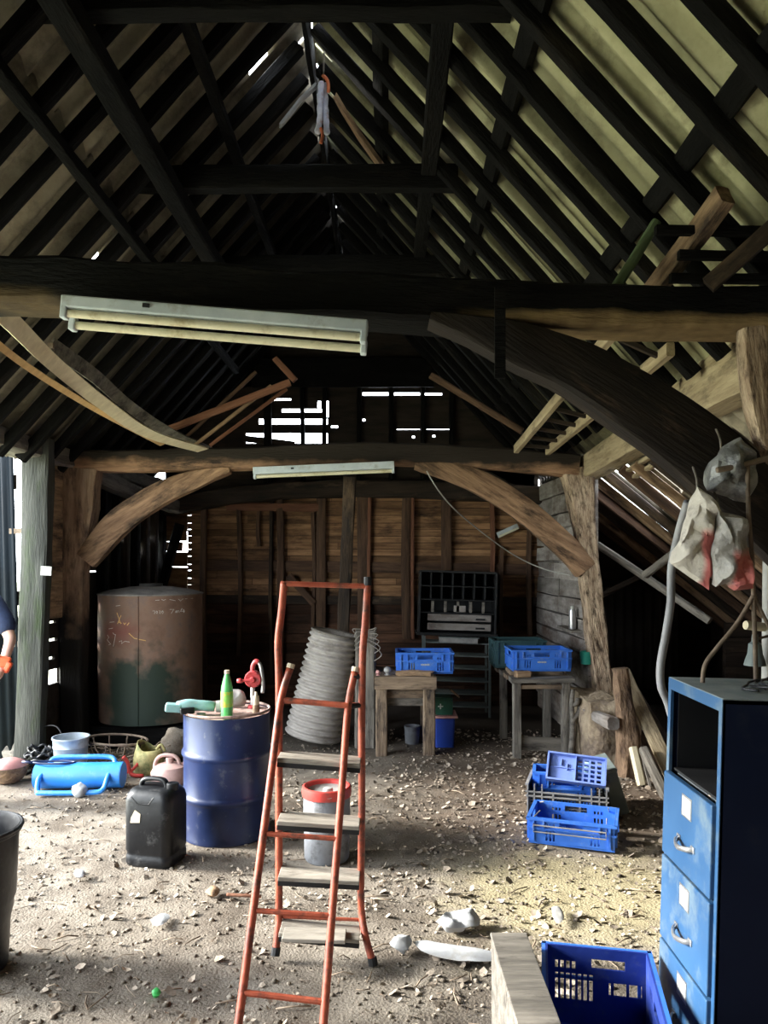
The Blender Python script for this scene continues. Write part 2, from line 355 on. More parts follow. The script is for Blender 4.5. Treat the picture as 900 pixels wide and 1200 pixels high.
        if solid:
            md = o.modifiers.new('Solidify', 'SOLIDIFY'); md.thickness = solid; md.offset = 0
        if bevel:
            md = o.modifiers.new('Bevel', 'BEVEL'); md.width = bevel; md.segments = 2; md.limit_method = 'ANGLE'
        if subsurf:
            md = o.modifiers.new('Subsurf', 'SUBSURF'); md.levels = subsurf; md.render_levels = subsurf
        return o

def catmull(pts, vals, n):
    """smooth resample of points plus attached value tuples"""
    out = []; m = len(pts)
    for i in range(n+1):
        u = i/n*(m-1); k = min(int(u), m-2); f = u-k
        def g(a, j): return a[max(0, min(m-1, j))]
        def cr(a):
            p0, p1, p2, p3 = g(a,k-1), g(a,k), g(a,k+1), g(a,k+2)
            return p1*1.0+(p2-p0)*(.5*f)+(p0*2.0-p1*5.0+p2*4.0-p3)*(.5*f*f)+(p1*3.0-p0-p2*3.0+p3)*(.5*f*f*f)
        lin = [q[k]*(1-f)+q[k+1]*f for q in vals]
        out.append((cr(pts), *lin))
    return out

def curve(pts, n=24):
    return [q[0] for q in catmull([V(p) for p in pts], [], n)]

def timber(name, pts, w, h, mat, up=(0,0,1), rough=.008, seg=.14, parent=None, smooth=True, chamfer=.82, ragged=(0,0), freq=3.):
    """hewn beam along a path: w across, h in the up direction; object's local X runs along its length"""
    pts = [V(p) for p in pts]; k = len(pts)
    ws = list(w) if isinstance(w, (list, tuple)) else [w]*k
    hs = list(h) if isinstance(h, (list, tuple)) else [h]*k
    ln = sum((pts[i+1]-pts[i]).length for i in range(k-1))
    n = max(2, min(60, int(ln/seg)))
    rs = catmull(pts, [ws, hs], n)
    ax = (pts[-1]-pts[0]).normalized(); u0 = V(up); yy = u0.cross(ax).normalized(); zz = ax.cross(yy)
    Mx = Matrix(((ax.x,yy.x,zz.x,pts[0].x),(ax.y,yy.y,zz.y,pts[0].y),(ax.z,yy.z,zz.z,pts[0].z),(0,0,0,1)))
    Mi = Mx.inverted()
    c = chamfer
    sec = [(-1,-c),(-1,0),(-1,c),(-c,1),(0,1),(c,1),(1,c),(1,0),(1,-c),(c,-1),(0,-1),(-c,-1)]
    so = R.uniform(0, 90); m = len(sec); vs = []; fs = []
    for i, (p, wi, hi) in enumerate(rs):
        a = rs[max(0, i-1)][0]; b = rs[min(n, i+1)][0]
        t = (b-a).normalized(); sd = t.cross(u0)
        sd = sd.normalized() if sd.length > 1e-6 else yy
        uu = sd.cross(t)
        for (x, z) in sec:
            q = p+sd*(x*wi/2)+uu*(z*hi/2)
            if rough:
                nv = noise.noise_vector(V((i*ln/n*freq+so, x*.9+so, z*.9)))
                q = q+(sd*nv.x+uu*nv.y)*rough
            if ragged[1] and i == n: q = q+t*R.uniform(-ragged[1], ragged[1])
            if ragged[0] and i == 0: q = q+t*R.uniform(-ragged[0], ragged[0])
            vs.append(Mi @ q)
    for i in range(n):
        for j in range(m):
            fs.append((i*m+j, i*m+(j+1) % m, (i+1)*m+(j+1) % m, (i+1)*m+j))
    fs.append(tuple(reversed(range(m)))); fs.append(tuple(n*m+j for j in range(m)))
    mb = MB(); mb.add(vs, fs)
    base = WM[parent.name] if parent is not None else I4
    o = mb.build(name, mat, None, Mx, smooth=40 if smooth else False)
    if parent is not None:
        o.parent = parent; o.matrix_parent_inverse = I4.copy(); o.matrix_basis = base.inverted() @ Mx
    return o

def struct(o):
    o['kind'] = 'structure'; return o

ORD = ['first','second','third','fourth','fifth','sixth','seventh','eighth','ninth','tenth','eleventh','twelfth','thirteenth','fourteenth',
       'fifteenth','sixteenth','seventeenth','eighteenth','nineteenth','twentieth','twenty-first','twenty-second','twenty-third','twenty-fourth']
# ------------------------------------------------------------------ the setting
def fz(x, y):
    a = noise.noise(V((x*.9, y*.9, 3.1)))*.016+noise.noise(V((x*3.1, y*3.1, 7.7)))*.009+noise.noise(V((x*9, y*9, 1.7)))*.005
    return a-.012

def floor():
    xs = [-3.0+i*.035 for i in range(200)]; ys = []
    y = -2.0
    while y < 9.3:
        ys.append(y); y += .2 if y < 2.2 else (.03 if y < 5 else .045)
    vs = [(x, y, fz(x, y)) for y in ys for x in xs]
    nx = len(xs)
    fs = [(j*nx+i, j*nx+i+1, (j+1)*nx+i+1, (j+1)*nx+i) for j in range(len(ys)-1) for i in range(nx-1)]
    struct(MB().add(vs, fs).build('floor', 'dirt', smooth=True))
floor()
struct(MB().add([(-60,-30,-.06),(-3.0,-30,-.06),(-3.0,60,-.06),(-60,60,-.06)], [(0,1,2,3)]).build('ground', 'bounce_gravel'))

def slope_sheet(name, mat, courses, holes, y0, y1, amp=.028, pitch=.146):
    mb = MB(); step = pitch/8; n = int((y1-y0)/step)
    for (xa, xb, lift) in courses:
        rows = max(2, int(abs(xb-xa)/.12))
        b = len(mb.v)
        for i in range(n+1):
            y = y0+i*step
            dz = amp*math.sin(2*PI*y/pitch)+lift
            sag = .012*noise.noise(V((y*.6, xa, 0)))
            for j in range(rows+1):
                x = xa+(xb-xa)*j/rows
                mb.v.append(V((x, y, roofz(x)+dz+sag)))
        for i in range(n):
            yc = y0+(i+.5)*step
            for j in range(rows):
                xc = xa+(xb-xa)*(j+.5)/rows
                if any(h[0] < xc < h[1] and h[2] < yc < h[3] for h in holes): continue
                a = b+i*(rows+1)+j; c = a+rows+1
                mb.f.append((a, a+1, c+1, c))
    return struct(mb.build(name, mat, smooth=True, solid=.007))
ridge_gaps = [(4.25,4.36),(4.78,4.93),(5.24,5.36),(5.7,5.86),(6.4,6.5),(7.3,7.36),(8.0,8.06)]
hl = [(-.66,-.5,a,b) for a, b in ridge_gaps[::2]]+[(-.93,-.72,4.92,5.06),(-2.06,-1.94,5.12,5.2),(-1.9,-1.86,7.4,7.55),(-2.5,-2.46,6.6,6.75),(-1.2,-1.17,7.7,7.95)]
hr = [(-.5,-.36,a,b) for a, b in ridge_gaps]+[(.29,.36,5.62,5.7),(.22,.28,6.0,6.06),(-.2,-.1,4.9,4.97),(.7,.74,6.9,7.1)]
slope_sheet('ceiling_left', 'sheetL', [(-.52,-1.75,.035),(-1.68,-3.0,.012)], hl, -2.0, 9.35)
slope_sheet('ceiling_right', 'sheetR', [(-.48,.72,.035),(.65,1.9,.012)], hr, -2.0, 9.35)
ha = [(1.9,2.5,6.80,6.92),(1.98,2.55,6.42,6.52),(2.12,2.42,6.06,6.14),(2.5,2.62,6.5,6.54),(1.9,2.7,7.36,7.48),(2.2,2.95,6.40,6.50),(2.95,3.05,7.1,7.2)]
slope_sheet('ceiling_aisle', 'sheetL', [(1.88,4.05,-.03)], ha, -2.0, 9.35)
rc = MB(); prev = -2.0
for a, b in sorted(ridge_gaps)+[(9.3,9.4)]:
    for s in (-1, 1):
        rc.add([(-.5,prev,roofz(-.5)+.085),(-.5+s*.2,prev,roofz(-.5+s*.2)+.085),(-.5+s*.2,a,roofz(-.5+s*.2)+.085),(-.5,a,roofz(-.5)+.085)], [(0,1,2,3)])
    prev = b
struct(rc.build('trim_ridge', 'sheetL', solid=.01))

# rear wall, its low dark boards, studs and rails
YB = 9.2
def boards(mb, x0, x1, z0, z1, y, hgt, jit=.012, split=(0,)):
    z = z0
    while z < z1-.02:
        h = min(hgt*R.uniform(.85, 1.15), z1-z)
        cuts = [x0]+sorted(R.uniform(x0, x1) for _ in range(R.choice(split)))+[x1]
        for a, b in zip(cuts, cuts[1:]):
            mb.box(((a+b)/2, y+R.uniform(0, jit), z+h/2), (b-a-.006, .03, h-R.uniform(.004, .010)), (R.uniform(-.03, .05), R.uniform(-.002, .002), 0))
        z += h
wr = MB(); boards(wr, -2.36, 1.95, 1.28, 2.56, YB+.03, .085, split=(1,2,2))
for (a, b, z, h, r) in [(-2.64,-2.36,2.36,.2,.0),(-2.64,-2.36,2.18,.19,.02),(-2.64,-2.37,2.03,.13,-.03),(-2.64,-2.42,1.90,.11,.04),(-2.64,-2.36,1.745,.17,.015),(-2.64,-2.36,1.5,.3,.02),(-2.64,-2.36,1.32,.1,0)]:
    wr.box(((a+b)/2, YB+.03, z), (b-a, .03, h), (0, r, 0))
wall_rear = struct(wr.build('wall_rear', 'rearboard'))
lw = MB(); boards(lw, -2.62, 1.95, -.12, 1.27, YB+.04, .12, split=(1,2)); lw.box((-.18, YB+.1, 1.2), (4.3, .03, 2.8)); lw.box((-2.48, YB+.1, .55), (.35, .03, 1.5))
lw.build('lower_boards', 'lowboard', wall_rear)
def xr(px): return (px-450)/F*9.1
for (px, wpx, a, b, m) in [(238,7,0,2.4,'stud'),(279,5,.6,2.35,'stud'),(303,4,1.9,2.35,'stud'),(327,8,.4,2.5,'stud'),(318,4,.3,2.5,'charbrown'),(376,11,.3,2.55,'stud'),
                           (366,4,.9,2.3,'stud'),(425,14,.2,2.5,'stud'),(433,4,.3,2.5,'redwood'),(477,10,.8,2.5,'stud'),(484,4,.8,2.5,'redwood'),(524,12,1.4,2.5,'stud'),
                           (577,5,1.4,2.5,'redwood'),(589,4,.7,1.9,'stud'),(622,5,.85,2.2,'stud'),(640,8,.3,2.3,'stud')]:
    timber('stud', [(xr(px), YB-.04, a), (xr(px)+R.uniform(-.02,.02), YB-.04, (a+b)/2), (xr(px), YB-.04, b)], wpx/F*9.1, .08, m, up=(0,1,0), rough=.007, parent=wall_rear)
timber('rail', [(xr(265), YB-.06, 2.37), (xr(373), YB-.06, 2.36)], .05, .09, 'redwood', parent=wall_rear)
timber('rail', [(xr(236), YB-.01, 1.68), (xr(640), YB-.01, 1.62)], .03, .13, 'stud', parent=wall_rear, rough=.004)
timber('rail', [(xr(230), YB-.01, 1.27), (xr(640), YB-.01, 1.24)], .03, .10, 'charbrown', parent=wall_rear, rough=.004)
timber('brace', [(xr(338), YB-.1, 1.55), (xr(368), YB-.1, 1.22)], .04, .08, 'stud', parent=wall_rear)
# gable with missing boards
gx0, gz0 = -1.9, 3.02
gh = []
def hole(pa, pb, py, h):
    a = (pa-450)/F*YB; b = (pb-450)/F*YB; z = CAMZ+(HOR-py)/F*YB
    gh.append((a-gx0, z-h/2-gz0, b-gx0, z+h/2-gz0))
hole(319,341,468,.028); hole(330,377,481,.045); hole(303,384,494,.07); hole(288,384,513.5,.125); hole(372,376,474,.09); hole(381,385,479,.2)
hole(425,455,461.5,.042); hole(462,492,461.5,.038); hole(497,518,461.5,.03); hole(465,492,503,.012); hole(500,528,503,.012)
hole(388,396,500,.03); hole(425,428,492,.03); hole(483,486,512,.03); hole(507,510,511,.03); hole(360,372,428.5,.02)
gw = MB(); gw.panel(2.7, 1.05, .03, gh, Matrix.Translation((gx0, YB, gz0)))
def gpoly(pts): gw.prism(pts, .03, Matrix.Translation((0, YB+.015, 0)))
gpoly([(-2.62,2.5),(1.8,2.5),(1.8,gz0),(-2.62,gz0)])
gpoly([(-2.62,2.5),(gx0,gz0),(gx0,gz0+1.05),(-2.62,roofz(-2.62))]); gpoly([(.8,gz0),(1.85,2.5),(1.85,roofz(1.85)),(.8,gz0+1.05)])
gpoly([(gx0,gz0+1.05),(.8,gz0+1.05),(.8,roofz(.8)),(-.5,roofz(-.5)-.05),(gx0,roofz(gx0))])
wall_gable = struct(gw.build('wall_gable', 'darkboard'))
MB().box(((288-450)/F*YB+.28, YB-.01, CAMZ+(HOR-522)/F*YB+.045), (.62,.03,.075), (0,.12,0)).build('loose_board', 'darkboard', wall_gable)
for px in (311, 316, 355, 379, 420, 458, 495, 530):
    X = (px-450)/F*9.12
    timber('stud', [(X, YB-.05, 2.55), (X+R.uniform(-.02,.02), YB-.05, min(4.05, roofz(X)-.15))], .05, .07, 'char', up=(0,1,0), parent=wall_gable)
timber('collar_board', [(xr(296), YB-.12, CAMZ+2.2), (xr(508), YB-.12, CAMZ+2.2)], .05, .34, 'char', parent=wall_gable)
timber('wall_plate', [(-2.62,YB-.1,2.36),(-1.5,YB-.1,2.53),(0,YB-.1,2.58),(1.9,YB-.1,2.5)], .18, .2, 'charbrown', rough=.03, parent=wall_rear)

# left wall between the big doorway and the rear corner: boards with slits, black studs
def wl(y): return -2.93+(y-6.4)*.115
lang = math.atan2(.115, 1)
Ml = Matrix.Translation((wl(6.46)-.06, 6.46, 0)) @ Matrix.Rotation(PI/2-lang, 4, 'Z')
hs = [(.12,1.02,.44,1.045),(.2,1.18,.42,1.2),(.22,.64,.48,.77),(.2,.86,.4,.885),(.72,1.14,.98,1.175),(.74,.99,.97,1.02),(.7,.77,.92,.79),(.75,1.36,.8,1.42),
      (2.3,2.12,2.52,2.15),(2.25,1.98,2.45,2.03),(2.42,1.72,2.58,1.95),(2.5,1.55,2.62,1.57),(2.2,2.25,2.24,2.3),(1.6,1.95,1.63,2.02),(1.75,2.15,1.78,2.2),(1.3,1.55,1.33,1.62),
      (2.05,1.82,2.1,1.9),(1.0,1.62,1.2,1.633),(1.5,1.42,1.9,1.43)]
wleft = struct(MB().panel(2.85, 2.62, .03, hs, Ml).build('wall_left', 'darkboard'))
lb = MB()
for i in range(9):
    lb.box((.33, -.03, 1.3+i*.15), (.5, .03, .146), (R.uniform(-.05,.05), R.uniform(-.02,.02), 0))
lb.build('nogging_boards', 'tan', wleft, Ml)
for y in (7.16,7.62,7.9,8.12,8.36,8.6,8.84,9.05):
    timber('stud', [(wl(y)-.0, y, 0), (wl(y)+R.uniform(-.01,.01), y, 1.2), (wl(y)+.01, y, 2.55)], .08, .11, 'char' if R.random() < .6 else 'charbrown', up=(0,1,0), rough=.01, parent=wleft)
timber('stud_brace', [(wl(8.75)+.13, 8.75, 1.45), (wl(8.75)+.32, 8.8, 2.15)], .09, .12, 'char', up=(0,1,0), parent=wleft)
timber('wall_plate', [(-2.98,3.2,2.66),(-2.94,6.4,2.66),(-2.72,9.2,2.62)], .26, .16, 'greywood', rough=.02, parent=wleft)
timber('wall_plate', [(-2.72,7.1,2.55),(-2.6,8.2,2.42),(-2.45,9.1,2.36)], .13, .14, 'greywood', rough=.02, parent=wleft)
# rest of the left wall, front wall, aisle walls
struct(MB().panel(2.9, 2.75, .05, (), Matrix.Translation((-2.95,-2.0,-.1)) @ Matrix.Rotation(PI/2,4,'Z')).build('wall_left_near', 'darkboard'))
struct(MB().box((-2.99,1.0,2.72),(.12,8.2,.12)).build('trim_eaves', 'charbrown'))
struct(MB().panel(7.1, 6.0, .05, (), Matrix.Translation((-3.0,-2.05,0))).build('wall_front', 'darkboard'))
struct(MB().panel(11.3, 1.45, .05, (), Matrix.Translation((4.0,-2.0,-.1)) @ Matrix.Rotation(PI/2,4,'Z')).build('wall_right', 'darkboard'))
wa = MB(); wa.prism([(1.9,-.1),(4.0,-.1),(4.0,1.1),(1.9,2.85)], .05, Matrix.Translation((0,YB+.1,0)))
wall_aisle = struct(wa.build('wall_aisle', 'darkboard'))
tn = MB()
nn = 60
for i in range(nn+1):
    x = i/nn*.95
    for z in (0.25, 1.42): tn.v.append(V((x, .025*math.sin(i*.9), z)))
for i in range(nn): tn.f.append((2*i, 2*i+2, 2*i+3, 2*i+1))
tn.build('tin_sheet', 'tin', wall_aisle, Matrix.Translation((2.45, 8.9, 0)), smooth=True, solid=.004)
for i in range(7):
    MB().box((3.75, 7.9, .12+i*.15), (.5,.06,.14), (0,R.uniform(-.02,.02),0), jit=.006).build('board', 'charbrown', wall_aisle)
# whitewashed partition from the rear wall to the right hand post
pw = MB(); pl = 2.15
z = 0.0; k = 0
while z < 2.45:
    h = R.uniform(.13,.21)
    for a, b in ((0, R.uniform(.7,1.4)),):
        pw.box((a/2+b/2, R.uniform(-.015,.015), z+h/2), (b-a, .05, h-.014), (R.uniform(-.04,.04), R.uniform(-.012,.012), 0), jit=.006)
        pw.box(((b+pl)/2, R.uniform(-.015,.015), z+h/2+R.uniform(-.01,.01)), (pl-b-.01, .05, h-.014), (R.uniform(-.04,.04), R.uniform(-.012,.012), 0), jit=.006)
    z += h
pw.box((pl/2, .05, 1.25), (pl,.03,2.5))
Mp = Matrix.Translation((1.86, 9.2, 0)) @ Matrix.Rotation(-PI/2+.02, 4, 'Z')
part = struct(pw.build('wall_partition', 'palewall', None, Mp))

# ------------------------------------------------------------------ timber frame
T4 = Matrix.Translation
G = 'roof frame timbers'
def frame(name, pts, w, h, mat, label, cat='beam', group=None, **kw):
    return tag(timber(name, pts, w, h, mat, **kw), label, cat, group)
# near tie beam across the top of the picture, rear tie beam above the back bay
t1 = [V((-3.0,3.05,W(0,334,3.05).z)), W(-90,336,3.05), W(80,338,3.05), W(300,350,3.05), W(520,360,3.05), W(760,368,3.05), V((2.1,3.05,W(0,370,3.05).z))]
for p in t1: p.z += .0
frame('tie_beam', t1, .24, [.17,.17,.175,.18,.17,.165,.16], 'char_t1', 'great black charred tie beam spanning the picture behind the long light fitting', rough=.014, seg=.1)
tb1 = [o for o in bpy.data.objects if o.name == 'tie_beam'][0]
MB().box((0,0,0), (.04,.012,.34)).build('iron_strap', 'char', tb1, WM[tb1.name].inverted() @ T4(W(586,390,2.86)))
t2 = [W(57,538,7.), W(150,541,7.), W(270,538,7.), W(420,533,7.), W(560,537,7.), W(676,547,7.)]
frame('tie_beam', t2, .2, [.17,.2,.2,.19,.2,.2], 'tie2', 'brown rear tie beam with a bowed edge carried on two curved braces', rough=.014, seg=.1)
frame('timber_post', [W(98,550,7), W(94,600,7), W(89,650,7), W(87,760,7), V((-2.82,7,0))], [.3,.28,.22,.2,.2], .2, 'tanpost', 'pale brown flared post at the left end of the rear tie beam', 'post', up=(0,1,0), rough=.015)
frame('curved_brace', [W(101,656,6.95), W(140,612,6.95), W(183,582,6.95), W(234,560,6.95), W(270,551,6.95)], .12, [.2,.235,.215,.16,.05], 'brace', 'arched brown brace rising from the left post to the rear tie beam', 'brace', rough=.012, seg=.08)
post = frame('timber_post', [W(675,549,7), W(682,600,7), W(690,672,7), W(700,760,7), W(710,842,7)], [.32,.2,.165,.16,.15], .2, 'wormy', 'pale worm-eaten post standing on the stone block at the right', 'post', up=(0,1,0), rough=.018, seg=.07, freq=6)
frame('curved_brace', [W(486,546,6.95), W(538,556,6.95), W(588,580,6.95), W(630,611,6.95), W(666,644,6.95), W(686,668,6.95)], .12, [.06,.19,.22,.22,.22,.2], 'brace', 'arched brown brace from the pale worm-eaten post to the rear tie beam', 'brace', rough=.012, seg=.08)
frame('arcade_plate', [W(686,552,7.2), W(760,505,5.6), W(850,446,4.15), W(985,372,3.2)], .2, [.2,.24,.29,.29], 'cutpine', 'squared pale yellow beam running back along the right side', 'beam', rough=.006)
frame('curved_brace', [W(503,376,2.98), W(560,391,2.98), W(615,410,2.98), W(682,438,2.98), W(752,480,2.98), W(822,534,2.98), W(905,608,2.98), W(990,690,2.98)], .13, [.03,.1,.17,.205,.235,.25,.26,.26], 'darkbrace', 'massive dark curved brace hanging from the near tie beam to the right edge', 'brace', rough=.014, seg=.08)
frame('hanging_timber_stub', [W(880,386,2.8), W(884,430,2.8), W(890,480,2.8), W(897,528,2.8)], [.085,.1,.09,.04], .08, 'wormy', 'short pale splintered timber stub hanging at the right end of the near tie beam', 'timber', up=(0,1,0), rough=.014, ragged=(0,.07), seg=.05)
for (x0, x1, py, Y, h, lab) in [(30,600,6,3.4,.1,'black collar beam along the top edge of the picture'), (158,536,209,5.,.15,'black crackled collar beam below the hanging rag'), (235,545,312,6.4,.16,'black collar beam just above the near tie beam')]:
    frame('collar_beam', [W(x0,py+2,Y), W((x0+x1)/2,py,Y), W(x1,py,Y)], .1, h, 'char', lab, rough=.01)
frame('timber_post', [V((-2.98,3.05,-.03)), V((-2.97,3.05,1.4)), V((-2.98,3.05,2.72))], .2, .2, 'char', 'charred post under the left end of the near tie beam', 'post', up=(0,1,0))
frame('timber_post', [V((2.02,3.05,-.03)), V((1.98,3.05,1.4)), V((1.98,3.05,2.7))], .2, .2, 'char', 'charred post under the right end of the near tie beam', 'post', up=(0,1,0))
def rz(px, py, Y): return W(px, py, Y)
frame('hanging_strut', [V((.27,3.45,CAMZ+2.48)), V((.29,5,CAMZ+2.52)), V((.30,6.6,CAMZ+2.55))], .1, .1, 'char', 'black lengthwise strut right of the ridge passing over two collar beams', 'strut')
frame('purlin', [V((-1.36,2.4,CAMZ+2.33)), V((-1.35,5,CAMZ+2.34)), V((-1.34,7.2,CAMZ+2.35))], .12, .12, 'char', 'thick black purlin slung under the left rafters', 'purlin')
for (X, Zp, lab) in [(-1.66,2.11,'thin black purlin lowest on the left roof slope'), (-1.02,2.78,'thin black purlin highest on the left roof slope')]:
    frame('purlin', [V((X,2.6,CAMZ+Zp)), V((X,5.4,CAMZ+Zp)), V((X,8.6,CAMZ+Zp))], .065, .07, 'char', lab, 'purlin')
for (X, lab) in [(-.02,'black batten nearest the ridge above the right rafters'), (.63,'black batten halfway up above the right rafters'), (1.22,'black batten low down above the right rafters')]:
    z = roofz(X)-.075
    frame('roof_batten', [V((X,1.2,z)), V((X,5.4,z)), V((X,9.1,z))], .09, .06, 'char', lab, 'batten', up=(.74,0,.67))
frame('ridge_board', [V((-.5,1.2,roofz(-.5)-.16)), V((-.5,9.1,roofz(-.5)-.16))], .04, .2, 'char', 'black ridge board along the top of the roof', 'board')
# rafters
def rafter(side, Y, i):
    j = lambda a: R.uniform(-a, a)
    wv = R.uniform(.06,.08); hv = R.uniform(.07,.085); dy = j(.03)
    if side == 'l':
        pts = [V((x, Y+dy*f, roofz(x)-.145+j(.008))) for x, f in ((-.56,0),(-1.7,.5),(-2.9,1))]
        lab = 'charred rafter of the left roof slope, %s from the front' % ORD[i]; g = 'charred rafters of the left roof slope'
    elif side == 'r':
        pts = [V((x, Y+dy*f, roofz(x)-.145+j(.008))) for x, f in ((-.44,0),(.6,.5),(1.70,1))]
        lab = 'charred rafter of the right roof slope, %s from the front' % ORD[i]; g = 'charred rafters of the right roof slope'
    else:
        pts = [V((x, Y+dy*f, roofz(x)-.13+j(.008))) for x, f in ((1.99,0),(2.8,.5),(3.9,1))]
        lab = 'rafter of the low side aisle roof, %s from the front' % ORD[i]; g = 'rafters of the low aisle roof'
    o = timber('rafter', pts, wv, hv, 'char' if side != 'a' else ('charbrown','tan','stud')[i % 3], rough=.006, seg=.2)
    tag(o, lab, 'rafter', g)
for i in range(17): rafter('l', 3.30+i*.355+R.uniform(-.03,.03), i)
for i in range(19): rafter('r', 2.42+i*.36+R.uniform(-.03,.03), i)
for i in range(12): rafter('a', 4.55+i*.385+R.uniform(-.04,.04), i)
# ------------------------------------------------------------------ step ladder
def rod(mb, pts, r, n=10, **k): return mb.tube(curve(pts, max(8, 4*len(pts))) if len(pts) > 2 else pts, r, n, **k)
lad = thing('step_ladder', 'worn orange tubular step ladder standing open in the middle of the floor', 'ladder', (-.27, 3.2, 0))
Li = WM[lad.name].inverted()
def L(px, py, Y): return Li @ W(px, py, Y)
YR = 3.42
def lup(pts, name='upright'):
    mb = MB(); rod(mb, pts, .0165, 10); return mb.build(name, 'orange', lad, smooth=True)
lu = lup([L(333,682,YR-.02), L(330,716,YR), L(326,752,YR), L(327,800,YR), L(327,900,YR), L(327,1000,YR), L(327,1066,YR), L(326,1088,YR-.02), L(323,1118,3.36)])
ru = lup([L(431,684,YR-.02), L(428,730,YR), L(425,770,YR), L(424,850,YR), L(424,950,YR), L(423,1040,YR), L(424,1070,YR), L(428,1096,YR-.05), L(437,1128,3.33)])
MB().tube([L(431,676,YR-.02), L(431,686,YR-.02)], .018, 10).build('end_cap', 'black', ru, Matrix(WM[ru.name].inverted() @ WM[lad.name]))
MB().tube([L(436,1122,3.335), L(437.5,1131,3.33)], .021, 10).build('foot', 'black', ru, Matrix(WM[ru.name].inverted() @ WM[lad.name]))
MB().tube([L(324,1110,3.37), L(322.5,1120,3.36)], .02, 10).build('foot', 'black', lu, Matrix(WM[lu.name].inverted() @ WM[lad.name]))
def lbar(a, b, r=.011, m='orange', name='crossbar'):
    return MB().tube([a, b], r, 8, ).build(name, m, lad, smooth=40)
lbar(L(334,684,YR-.02), L(430,687,YR-.02), .012)
lbar(L(327,822,YR+.01), L(424,826,YR+.01), .009)
lbar(L(327,1074,YR), L(424,1078,YR), .008)
for (ya, yb, xa, xb) in [(883,890,329,423),(954,960,329,422),(1017,1022,330,422),(1080,1088,331,422)]:
    a, b = L(xa, ya, YR), L(xb, yb, YR)
    c = (a+b)/2; d = b-a
    MB().box((c.x, c.y-.055, c.z), (d.length, .14, .022), (0, -math.atan2(d.z, d.x), 0)).build('tread', 'tread', lad, bevel=.003)
    MB().box((c.x, c.y-.118, c.z-.016), (d.length, .016, .02), (0, -math.atan2(d.z, d.x), 0)).build('tread_bracket', 'black', lad)
MB().box(tuple((L(337,1096,3.30)+L(400,1096,3.30))/2), (.27,.11,.016), (0,.03,0)).build('tread', 'tread', lad, bevel=.003)
def PY(f): return 3.40+(2.80-3.40)*f
def prop(a, b, bend):
    pts = [L(a[0], a[1], 3.42), L(bend[0], bend[1], 3.385)]
    for f in (.2,.4,.6,.8,1):
        y = bend[1]+(b[1]-bend[1])*f; x = bend[0]+(b[0]-bend[0])*f
        pts.append(L(x, y, 3.385+(2.80-3.385)*f))
    mb = MB(); rod(mb, pts, .0165, 10); o = mb.build('prop_leg', 'orange', lad, smooth=True)
    MB().tube([pts[0], pts[0]+(pts[0]-pts[1]).normalized()*.02], .018, 10).build('end_cap', 'cream', o, Matrix(WM[o.name].inverted() @ WM[lad.name]))
prop((340,783),(277,1218),(329,822)); prop((416,787),(378,1214),(408,828))
def PL(x, y):
    f = (y-822)/(1216-822); return L(x, y, 3.385+(2.80-3.385)*f)
lbar(PL(330,820), PL(408,827), .013)
lbar(PL(313,977), PL(396,983), .011)
lbar(PL(298,1067), PL(388,1073), .011)
lbar(PL(284,1163), PL(380,1174), .012)
lbar(L(327,816,YR), L(331,822,3.38), .012, 'black', 'hinge_pin'); lbar(L(408,828,3.385), L(424,826,YR), .012, 'black', 'hinge_pin'); lbar(L(414,793,3.41), L(424,793,YR), .012, 'black', 'hinge_pin')

# ------------------------------------------------------------------ blue filing cabinet
CW, CD, CH = .56, .455, 1.31     # x size, y size, height
cab = thing('filing_cabinet', 'tall blue steel filing cabinet with its top drawer missing', 'cabinet', (1.028, 2.415, 0), (0, .028, 0))
cb = MB(); t = .02
cb.box((.01+CW/2, .01, CH/2), (CW-.02, t, CH)); side = MB(); side.box((CW/2, .009, CH/2), (CW, .018, CH))
side.build('side_panel', 'cabshade', cab, bevel=.003)
MB().box((CW/2, CD-.009, CH/2), (CW, .018, CH)).build('side_panel', 'cabshade', cab, bevel=.003)
MB().box((CW-.008, CD/2, CH/2), (.016, CD-.04, CH)).build('back_panel', 'cabshade', cab)
MB().box((CW/2, CD/2, CH-.009), (CW, CD, .02)).build('top_panel', 'cabtop', cab, bevel=.003)
fr = MB(); fr.box((.006,.012,CH/2),(.014,.024,CH-.002)); fr.box((.006,CD-.012,CH/2),(.014,.024,CH-.002)); fr.box((.006,CD/2,CH-.022),(.014,CD-.04,.042)); fr.box((.006,CD/2,.03),(.014,CD-.04,.06))
fr.build('front_frame', 'cab', cab, bevel=.002)
MB().box((CW/2, CD/2, .975), (CW-.04, CD-.04, .008)).build('inner_shelf', 'black', cab)
MB().panel(CW-.05, .3, .004, (), Matrix.Translation((.03, CD-.026, .98))).build('bay_shade', 'black', cab)  # black sheets stand in for the shade inside the open drawer bay
MB().panel(CD-.06, .3, .004, (), Matrix.Translation((CW-.02, .03, .98)) @ Matrix.Rotation(PI/2,4,'Z')).build('bay_shade', 'black', cab)
